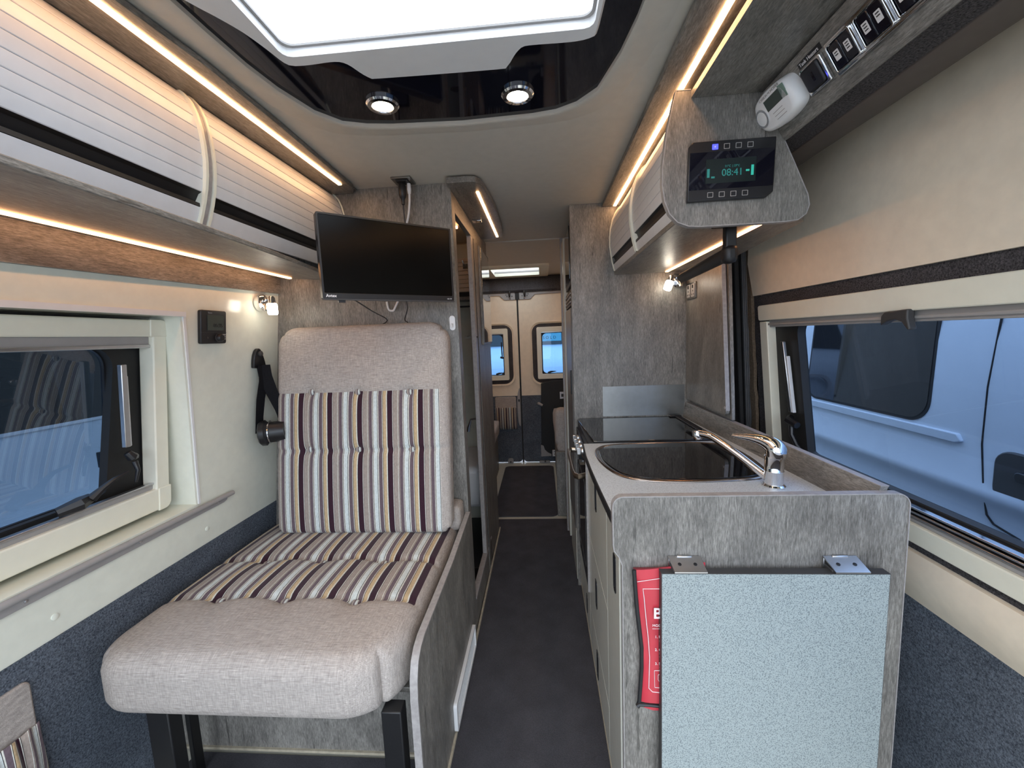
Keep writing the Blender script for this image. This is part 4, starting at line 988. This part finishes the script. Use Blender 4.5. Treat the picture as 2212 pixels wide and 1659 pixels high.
loft(bm, lp); fin('pouch_body', bm, 'red', rp_, ang=70)
T('binding', [(x, .889, z) for x, z in ed_], .0048, 'black', rp_, 8, flat=.8)
T('binding', [(.199, .887, .421), (.203, .886, .426), (.225, .884, .427), (.26, .884, .424)], [.006, .0045, .004, .004], 'black', rp_, 8)
P('lower_tab', [(.212, .424), (.27, .424), (.27, .408), (.235, .408), (.214, .415)], XZ(.889), 0, .004, 'red', rp_)
def rx(z):  # binding edge at height z
    for (x0, z0), (x1, z1) in zip(ed_, ed_[1:]):
        if z1 <= z <= z0: return x0+(x1-x0)*(z-z0)/(z1-z0)
    return .205
T('stitching', [(rx(.737)+.004+t*.06, .8825-.003*t, .737+.012*t) for t in (0, .5, 1)], .0007, 'pinkprint', rp_, 6)
def fr_(z): return rx(z)+.0165
T('printed_frame', [(.27, .8800, .722), (fr_(.72)-.001, .8825, .720), (fr_(.70), .8825, .70), (fr_(.65), .8825, .65), (fr_(.6), .8825, .60), (fr_(.55), .8825, .55), (fr_(.5), .8825, .50), (fr_(.47)+.001, .8825, .472), (fr_(.46)+.010, .8820, .463), (.27, .880, .461)], .0009, 'pinkprint', rp_, 6)
T('printed_frame', [(.27, .8800, .520), (.236, .8815, .518), (.237, .8815, .475), (.27, .880, .474)], .0008, 'pinkprint', rp_, 6)
T('printed_shield', [(.26, .8805, .513), (.2445, .881, .508), (.2445, .881, .495), (.250, .8808, .487), (.256, .8806, .482)], .0006, 'pinkprint', rp_, 6)
text('B', .036, (.2325, .8785, .651), (1, 0, 0), (0, 0, 1), 'pinkprint', rp_, bold=True)
text('MODEL:', .0085, (.2310, .8790, .630), (1, 0, 0), (0, 0, 1), 'pinkprint', rp_)
T('printed_line', [(.2310, .8800, .624), (.27, .8795, .625)], .0005, 'pinkprint', rp_, 6)
for z, s in ((.602, '1. PU'), (.592, '    RE'), (.570, '2. CO'), (.561, '    MO'), (.552, '    CO'), (.535, '3. ST'), (.526, '    LO'), (.517, '    US')):
    text(s, .0088, (.2365, .8790, z), (1, 0, 0), (0, 0, 1), 'pinkprint', rp_)

# ================================================================ RIGHT OVERHEAD LOCKER
rk = thing('overhead_locker', (.5, 1.5, 1.55), 'short overhead locker with tambour shutters above the sink', 'locker')
QR = [(1.884, .394), (1.872, .380), (1.85, .364), (1.82, .350), (1.78, .3405), (1.74, .3365), (1.70, .3365), (1.66, .3415), (1.63, .3465), (1.60, .3535), (1.588, .357)]
P('light_board', [(.398, -.3), (.398, 1.998), (.300, 1.998), (.297, 1.5), (.297, .9), (.302, .5), (.306, -.3)], XY(1.880), 0, .016, 'wy', rk, bev=.002)
B('led_strip', .3505, .3625, -.3, 1.985, 1.8765, 1.881, 'led', rk, bev=0)
tambour_door(QR, 1.090, 1.535, rk, -1, 1.870, 1.650, 1.618, .0315, lab='near shutter beside the control panel')
tambour_door(QR, 1.560, 1.992, rk, -1, 1.870, 1.650, 1.618, .0315, lab='far shutter beside the tall cabinet')
divider(QR, 1.548, .011, rk, -1, 1.55)
T('end_track', [(x-.003, 1.995, z) for z, x in QR], .0035, 'frame', rk, 6)
P('bottom_board', [(.352, 1.091), (.352, 1.998), (.80, 1.998), (.77, 1.80), (.73, 1.45), (.70, 1.17), (.640, 1.091)], XY(1.570), 0, .016, 'wyd', rk, bev=.002)
B('led_strip', .579, .591, 1.12, 1.968, 1.566, 1.571, 'ledlow', rk, bev=0)
B('back_body', .46, .60, 1.095, 1.995, 1.59, 1.87, 'wy', rk, bev=0)
pe = [(.375, 1.868), (.340, 1.868), (.333, 1.84), (.318, 1.77), (.309, 1.70), (.308, 1.655), (.314, 1.615), (.326, 1.585), (.345, 1.564), (.372, 1.553), (.40, 1.5505), (.50, 1.5505), (.60, 1.5505), (.630, 1.553), (.648, 1.566), (.655, 1.587), (.650, 1.612), (.615, 1.69), (.580, 1.765), (.563, 1.80), (.545, 1.845), (.535, 1.868)]
P('end_panel', pe, XZ(1.0750), 0, .014, 'wz', rk)
bm = bm_(); lp = []
for i, p in enumerate(pe):
    a = Vector(pe[max(i-1, 0)]); b = Vector(pe[min(i+1, len(pe)-1)]); td = (b-a).normalized(); nr = Vector((-td.y, td.x))*-.0008
    lp.append([(p[0]+nr.x, 1.0737, p[1]+nr.y), (p[0]+nr.x, 1.0905, p[1]+nr.y), (p[0]-nr.x*2, 1.0905, p[1]-nr.y*2), (p[0]-nr.x*2, 1.0737, p[1]-nr.y*2)])
loft(bm, lp); fin('panel_edging', bm, 'edge', rk, ang=60)

# control display on the locker end
cd = thing('control_display', (.468, 1.07, 1.60), 'black glossy control display with teal clock on the right locker end', 'control panel')
def CD(u, v, d=0): return (.3685+(.5675-.3685)*u+(-.004 if v < .5 else 0)*0-.004*(1-v), 1.0735-d, 1.607+(1.743-1.607)*v-.006*u*0)
P('case', [(0, .0), (.92, 0), (1, .09), (1, 1), (.04, 1), (0, .93)], CD, 0, .012, 'black', cd, bev=.002)
P('glass', [(.01, .19), (.985, .19), (.985, .815), (.01, .815)], CD, .012, .0128, 'gloss', cd)
P('lcd', [(.20, .285), (.78, .285), (.78, .69), (.20, .69)], CD, .0128, .0131, 'lcd2', cd)
for r_, (v0, u0) in enumerate(((.895, .235), (.095, .23))):
    for k in range(4):
        u = u0+k*.135+(.03 if r_ == 0 else 0)
        kx = thing('touch_key', CD(u+.035, v0)); kx.parent = cd; kx.location = WLOC[kx.name]-WLOC[cd.name]
        RG('key_outline', rr(u, u+.068, v0-.045, v0+.045, .006, 2), rr(u+.006, u+.062, v0-.036, v0+.036, .004, 2), CD, .012, .0129, 'grey' if not (r_ == 0 and k == 0) else 'bluel', kx)
        if r_ == 0 and k == 0:
            kx['label'] = 'lit blue touch key'
            P('key_face', [(u+.008, v0-.034), (u+.060, v0-.034), (u+.060, v0+.034), (u+.008, v0+.034)], CD, .012, .0127, 'bluel', kx)
            P('key_icon', [(u+.028, v0-.014), (u+.042, v0-.004), (u+.036, v0+.016), (u+.026, v0+.006)], CD, .0127, .0131, 'print', kx)
text('08:41', .0225, CD(.385, .40, .0132), (1, 0, 0), (0, 0, 1), 'teal', cd)
text('21°C  | 23°C', .0065, CD(.42, .545, .0132), (1, 0, 0), (0, 0, 1), 'teal', cd)
P('level_bar', [(.725, .385), (.755, .385), (.755, .555), (.725, .555)], CD, .0131, .0136, 'tealb', cd)
P('level_bar', [(.215, .385), (.245, .385), (.245, .53), (.215, .53)], CD, .0131, .0136, 'teal', cd)
P('battery_icon', [(.665, .455), (.705, .455), (.705, .485), (.665, .485)], CD, .0131, .0136, 'tealb', cd)
P('status_icon', [(.265, .37), (.305, .37), (.305, .40), (.265, .40)], CD, .0131, .0136, 'teal', cd)

# monitor pole hanging under the locker end
mp_ = thing('folding_pole', (.49, 1.15, 1.45), 'black folding pole hinged under the right locker', 'bracket')
B('hinge_plate', .462, .515, 1.125, 1.165, 1.563, 1.570, 'bmet', mp_)
B('hanger', .485, .514, 1.128, 1.152, 1.490, 1.565, 'bmet', mp_, bev=.004)
B('elbow', .482, .517, 1.122, 1.162, 1.468, 1.514, 'bmet', mp_, bev=.012)
T('pole', [(.500, 1.143, 1.494), (.528, 1.43, 1.497), (.552, 1.655, 1.500)], .0185, 'bmet', mp_, 14)

# things on the sloping switch fascia (u along y, v down the slope, d out of the face)
def SPm(y, v, d=0): return (.532+.496*v-.868*d, y, 1.84-.868*v-.496*d)
nrm = Vector((-.868, 0, -.496)); dn = Vector((.496, 0, -.868))
al = thing('carbon_monoxide_alarm', SPm(1.02, .08, .0), 'white oval alarm with round test button and small display on the switch fascia', 'alarm')
ao = spline([(1.078, .030), (1.083, .052), (1.080, .072), (1.066, .086), (1.03, .093), (.985, .092), (.955, .083), (.948, .064), (.951, .036), (.962, .018), (.99, .010), (1.03, .008), (1.063, .014)], 4, True)
bm = bm_()
def sA(k): return [((y-1.015)*k+1.015, (v-.05)*k+.05) for y, v in ao]
loft(bm, [[SPm(y, v, d) for y, v in sA(k)] for k, d in ((1, 0), (1, .012), (.97, .022), (.88, .029), (.80, .030))]); fin('case', bm, 'white', al, ang=50)
L('button_ring', [(.0205, 0), (.0205, .003), (.017, .0035)], SPm(1.055, .052, .029), nrm, 'chrome', al, 24)
L('test_button', [(.017, 0), (.016, .0035), (.005, .004)], SPm(1.055, .052, .029), nrm, 'white', al, 24)
P('display', [(1.030, .026), (.975, .026), (.975, .050), (1.030, .050)], SPm, .029, .0306, 'lcd', al)
P('display_glass', [(.975, .022), (.958, .024), (.958, .052), (.975, .050)], SPm, .0285, .0300, plain('greenish_plastic', (.18, .27, .22), .2), al)
for k in range(3):
    P('vent_line', [(1.020-k*.002, .060+k*.008), (.985-k*.002, .060+k*.008), (.985-k*.002, .0612+k*.008), (1.020-k*.002, .0612+k*.008)], SPm, .029, .0303, 'grey', al)
text('CARBON MONOXIDE', .0075, SPm(1.040, .0215, .0302), (0, -1, 0), -dn, 'grey', al)
hs = thing('heater_switch', SPm(.91, .05), 'black rocker switch in chrome bezel next to the white alarm', 'switch')
RG('bezel', rr(.880, .940, .030, .086, .004, 3), rr(.888, .934, .036, .080, .004, 3), SPm, 0, .008, 'chrome', hs, bev=.002)
P('rocker', rr(.888, .936, .034, .080, .006, 3), SPm, 0, .012, 'black', hs, bev=.003)
P('rocker_mark', rr(.905, .910, .048, .066, .001, 2), SPm, .012, .0128, 'gloss', hs)
P('label_strip', [(.876, .015), (.942, .015), (.942, .027), (.876, .027)], SPm, 0, .0008, 'black', hs)
text('Tank Heaters', .0100, SPm(.9385, .0245, .0009), (0, -1, 0), -dn, 'print', hs)
yb_ = .868
for gi, (ya, nb_, lab) in enumerate(((.868, 3, 'chrome plate of paired rocker switches nearest the alarm'), (.655, 3, 'chrome plate of paired rocker switches at the top edge of view'))):
    pl_ = thing('switch_plate', SPm(ya-.1, .05), lab, 'switch plate', 'chrome switch plates on the fascia')
    wy_ = .066
    P('plate', rr(ya-wy_*nb_-.006, ya, .026, .092, .004, 3), SPm, 0, .006, 'chrome', pl_, bev=.002)
    for k in range(nb_):
        a = ya-.005-k*wy_
        RG('bay_frame', rr(a-.060, a-.002, .032, .087, .005, 3), rr(a-.057, a-.005, .035, .084, .004, 3), SPm, .006, .012, 'chrome', pl_, bev=.001)
        for m_ in range(2):
            b0 = a-.006-m_*.0255
            rk_ = thing('rocker', SPm(b0-.0125, .06, .006)); rk_.parent = pl_; rk_.location = WLOC[rk_.name]-WLOC[pl_.name]
            P('rocker_face', [(b0-.0245, .036), (b0, .036), (b0, .083), (b0-.0245, .083)], SPm, .006, .0105, 'gloss', rk_, bev=.002)
            P('icon_label', rr(b0-.0185, b0-.0065, .050, .068, .001, 2), SPm, .0105, .0109, 'print', rk_)
            for q in range(3 if (k+m_) % 2 else 2): P('icon_mark', [(b0-.016, .053+q*.0045), (b0-.009, .053+q*.0045), (b0-.009, .0548+q*.0045), (b0-.016, .0548+q*.0045)], SPm, .0109, .0112, 'black', rk_)

# ================================================================ REAR LOUNGE
rb = thing('bench_seat', (.2, 3.4, 0), 'rear right bench with plain cushion behind the tall cabinet', 'bench')
B('end_board', .078, .80, 2.835, 2.853, .0, .475, 'wz', rb, bev=.004)
B('bench_box', .10, .82, 2.853, 4.0, .0, .44, 'wz', rb, bev=0)
bolster('cushion', .085, .82, 2.86, 4.0, .44, .60, .04, rb)
bolster('back_cushion', .30, .82, 2.66, 2.83, .44, 1.0, .04, rb)
bolster('side_cushion', .075, .25, 2.862, 3.0, .50, .775, .045, rb)
rb2 = thing('bench_seat', (-.8, 3.3, 0), 'rear left bench with light cushion behind the washroom cubicle', 'bench')
B('bench_box', -1.15, -.46, 2.66, 3.9, .0, .36, 'wz', rb2, bev=0)
bolster('cushion', -1.15, -.43, 2.66, 3.95, .36, .50, .04, rb2)
bolster('side_cushion', -1.15, -.495, 3.72, 3.85, .50, .78, .04, rb2, mat='felt', label='dark cushion')
tb = thing('table_board', (.1, 4.05, .06), 'black table top stored upright against the right rear door', 'table top')
P('board', [(-.035, .115), (-.018, .825), (.08, .848), (.42, .855), (.42, .075), (.03, .075), (-.01, .090)], XZ(4.065), 0, .022, 'rubber', tb, bev=.004)
P('retaining_corner', [(-.040, .075), (.065, .078), (.065, .098), (.03, .115), (.0, .145), (-.012, .185), (-.030, .195), (-.040, .19)], XZ(4.055), 0, .010, 'grey', tb, bev=.002)
P('latch_plate', [(.165, .665), (.22, .665), (.22, .735), (.165, .735)], XZ(4.053), 0, .012, 'alu', tb, bev=.002)
P('latch_hole', [(.180, .685), (.205, .685), (.205, .715), (.180, .715)], XZ(4.0515), 0, .003, 'black', tb)
T('turn_hook', [(-.055, 4.10, .615), (-.05, 4.05, .625), (-.01, 4.045, .605)], [.014, .016, .012], 'grey', tb, 8)
wp = thing('floor_socket', (.10, 4.04, .08), 'light grey socket low by the rear door beside the table top', 'socket')
B('plate', .075, .130, 4.03, 4.052, .082, .145, 'slat', wp, bev=.003)
for x in (.088, .112):
    for z in (.098, .125): B('cover', x, x+.014, 4.026, 4.031, z, z+.014, 'grey', wp, bev=.001)
for x, lab in ((-.355, 'left'), (.0, 'right')):
    bmp_ = thing('floor_catch', (x, 4.08, 0), lab+' grey catch on the floor at the foot of the rear doors', 'catch', 'floor catches at the rear doors')
    P('block', rr(x-.028, x+.028, .004, .055, [.02, .02, .001, .001], 4) if x < -.1 else rr(x-.06, x+.05, .004, .026, [.012, .012, .001, .001], 4), XZ(4.07), 0, .02, 'grey', bmp_, bev=.003)
    L('pin', [(.009, 0), (.009, .004)], (x, 4.068, .02), (0, -1, 0), 'dgrey', bmp_, 12)
pk2 = thing('storage_pocket', (-.38, 4.1, .36), 'gathered striped fabric pocket hanging on the left rear door', 'pocket')
pocket('storage_pocket', lambda u, v, d: (-.492+u, 4.114-d, .358+v), .215, .335, .225, pk2, stripes('striped_door_pocket_velvet', .075, 0, 0), 9, .016)
dk = thing('door_grab', (-.26, 4.09, .5), 'grey plastic door pull strip beside the fabric pocket', 'door pull')
P('strip', spline([(-.262, .70), (-.238, .78), (-.234, .70), (-.236, .42), (-.248, .39), (-.262, .44), (-.268, .56)], 4, True), XZ(4.106), 0, .012, 'grey', dk, bev=.002)
B('slot', -.255, -.240, 4.102, 4.107, .640, .665, 'black', dk)
sd = thing('sold_notice', (.12, 4.09, 1.24), 'pale blue paper notice reading SOLD in the right rear window', 'notice')
P('sheet', [(.003, 1.243), (.20, 1.243), (.20, 1.330), (.003, 1.330)], XZ(4.1405), 0, .001, translucent('paper', (.62, .93, .98)), sd)
text('S O L D', .040, (.014, 4.1400, 1.265), (1, 0, 0), (0, 0, 1), 'dgrey', sd)
T('emblem', [(.035+.008*math.cos(a), 4.1395, 1.314+.006*math.sin(a*2)) for a in [i*.5 for i in range(13)]], .0007, 'dgrey', sd, 5)
B('small_print', .055, .095, 4.1390, 4.1402, 1.250, 1.2512, 'dgrey', sd, bev=0)

for x, ya, yb in ((.50, 2.90, 3.90), (-.80, 2.80, 3.85)):  # unseen strip lights added to brighten the rear lounge
    rs = thing('added_fill_strip', (x, (ya+yb)/2, 1.875), ('right' if x > 0 else 'left')+' added fill strip light over the rear bench, out of view', 'strip light', 'added fill strip lights over the rear benches')
    B('housing', x-.02, x+.02, ya, yb, 1.882, 1.893, 'alu', rs)
    B('led_strip', x-.010, x+.010, ya+.01, yb-.01, 1.879, 1.883, 'led', rs, bev=0)

# ================================================================ OUTSIDE
P('ground', [(-25, -25), (25, -25), (25, 25), (-25, 25)], XY(-.62), 0, .01, 'asphalt', kind='structure')
def van_side(x, sgn, ya, yb, parent, nm='body'):
    sec = [(-.15, .10), (.02, .03), (.38, .0), (.44, -.004), (.50, .004), (.525, .022), (.56, .022), (.585, .002), (.80, .0), (1.2, -.015), (1.5, -.05), (1.9, -.12), (2.1, -.25), (2.1, -1.2), (-.15, -1.2)]
    bm = bm_(); loft(bm, [[(x-sgn*d, y, z) for z, d in sec] for y in (ya, yb)]); return fin(nm, bm, 'paint', parent, ang=50)
nv = thing('van', (2.5, 2.4, -.5), 'white van parked close outside the right window with dark side window', 'van')
van_side(1.9, 1, -1.2, 5.0, nv)
P('moulding', [(1.95, .742), (1.98, .728), (5.0, .728), (5.0, .775), (1.97, .775)], YZ(1.9), -.016, .01, 'paint', nv, bev=.006)
def vx(z): return (1.9+.0 if z < .8 else 1.9+(z-.8)*.045)
P('side_window', rr(2.14, 3.04, .80, 1.40, .10, 7), lambda u, v, d: (vx(v)-.006+d, u+(.05 if u > 2.6 else 0)*(1-v), v), 0, .01, 'glasst', nv)
RG('window_seal', rr(2.125, 3.055, .785, 1.415, .11, 7), rr(2.142, 3.038, .802, 1.398, .10, 7), lambda u, v, d: (vx(v)-.004+d, u+(.05 if u > 2.6 else 0)*(1-v), v), 0, .01, 'rubber', nv)
T('door_seam', [(vx(z)-.001, y, z) for z, y in ((1.6, 1.85), (1.3, 1.865), (1.0, 1.88), (.75, 1.873), (.55, 1.85), (.45, 1.83), (.42, 1.80), (.40, 1.70))], .004, 'rubber', nv, 6)
P('handle_recess', rr(1.45, 1.81, .530, .750, .06, 5), YZ(1.9), -.014, .01, 'dgrey', nv, bev=.006)
P('door_handle', rr(1.50, 1.72, .64, .68, .015, 4), YZ(1.9), -.03, -.01, 'black', nv, bev=.004)
wh = L('wheel', [(.33, 0), (.34, .04), (.33, .2), (.2, .2), (.18, .15)], (1.93, 3.55, -.28), (1, 0, 0), 'rubber', nv, 32)
nl = thing('van', (-3, 1.2, -.5), 'white van outside the left window with a long dark window band', 'van')
van_side(-2.3, -1, -2.0, 2.35, nl)
P('side_window', rr(-1.0, 2.07, .98, 1.60, .07, 6), lambda u, v, d: (-2.3+.006-max(0, v-.8)*.045-d, u, v), 0, .01, 'glasst', nl)
RG('window_seal', rr(-1.02, 2.085, .965, 1.615, .08, 6), rr(-1.0, 2.07, .98, 1.60, .07, 6), lambda u, v, d: (-2.3+.006-max(0, v-.8)*.045-d, u, v), 0, .01, 'slat', nl)
P('sill_step', [(-2.29, .60), (-2.18, .575), (-2.05, .50), (-2.0, .35), (-2.0, -.2), (-2.3, -.2)], lambda u, v, d: (u, d, v+.12*(d-1.5)*0), -1.9, 2.3, 'paint', nl, bev=.02)
rv = thing('van', (0, 7, -.5), 'white van front seen through the rear door windows', 'van')
bm = bm_(); loft(bm, [[(x, 6.6+dy, z) for dy, z in ((0, -.1), (-.05, .5), (.1, .9), (.5, 1.1), (.9, 1.9), (1.2, 2.0), (3, 2.0), (3, -.1))] for x in (-1.4, .9)]); fin('body', bm, 'paint', rv, bev=.12)
P('windscreen', [(-1.2, 1.15), (.7, 1.15), (.6, 1.8), (-1.1, 1.8)], lambda u, v, d: (u, 6.6+.5+(v-1.1)*.5-.02+d, v), 0, .02, 'glasst', rv)
for x in (-1.1, .6): L('headlamp', [(.14, 0), (.13, -.03), (.03, -.04)], (x, 6.6, .62), (0, 1, 0), 'slat', rv, 24)
RG('arch', rr(-.65, -.15, .35, .75, .19, 6), rr(-.60, -.20, .39, .71, .16, 6), XZ(6.52), 0, .05, 'slat', rv)
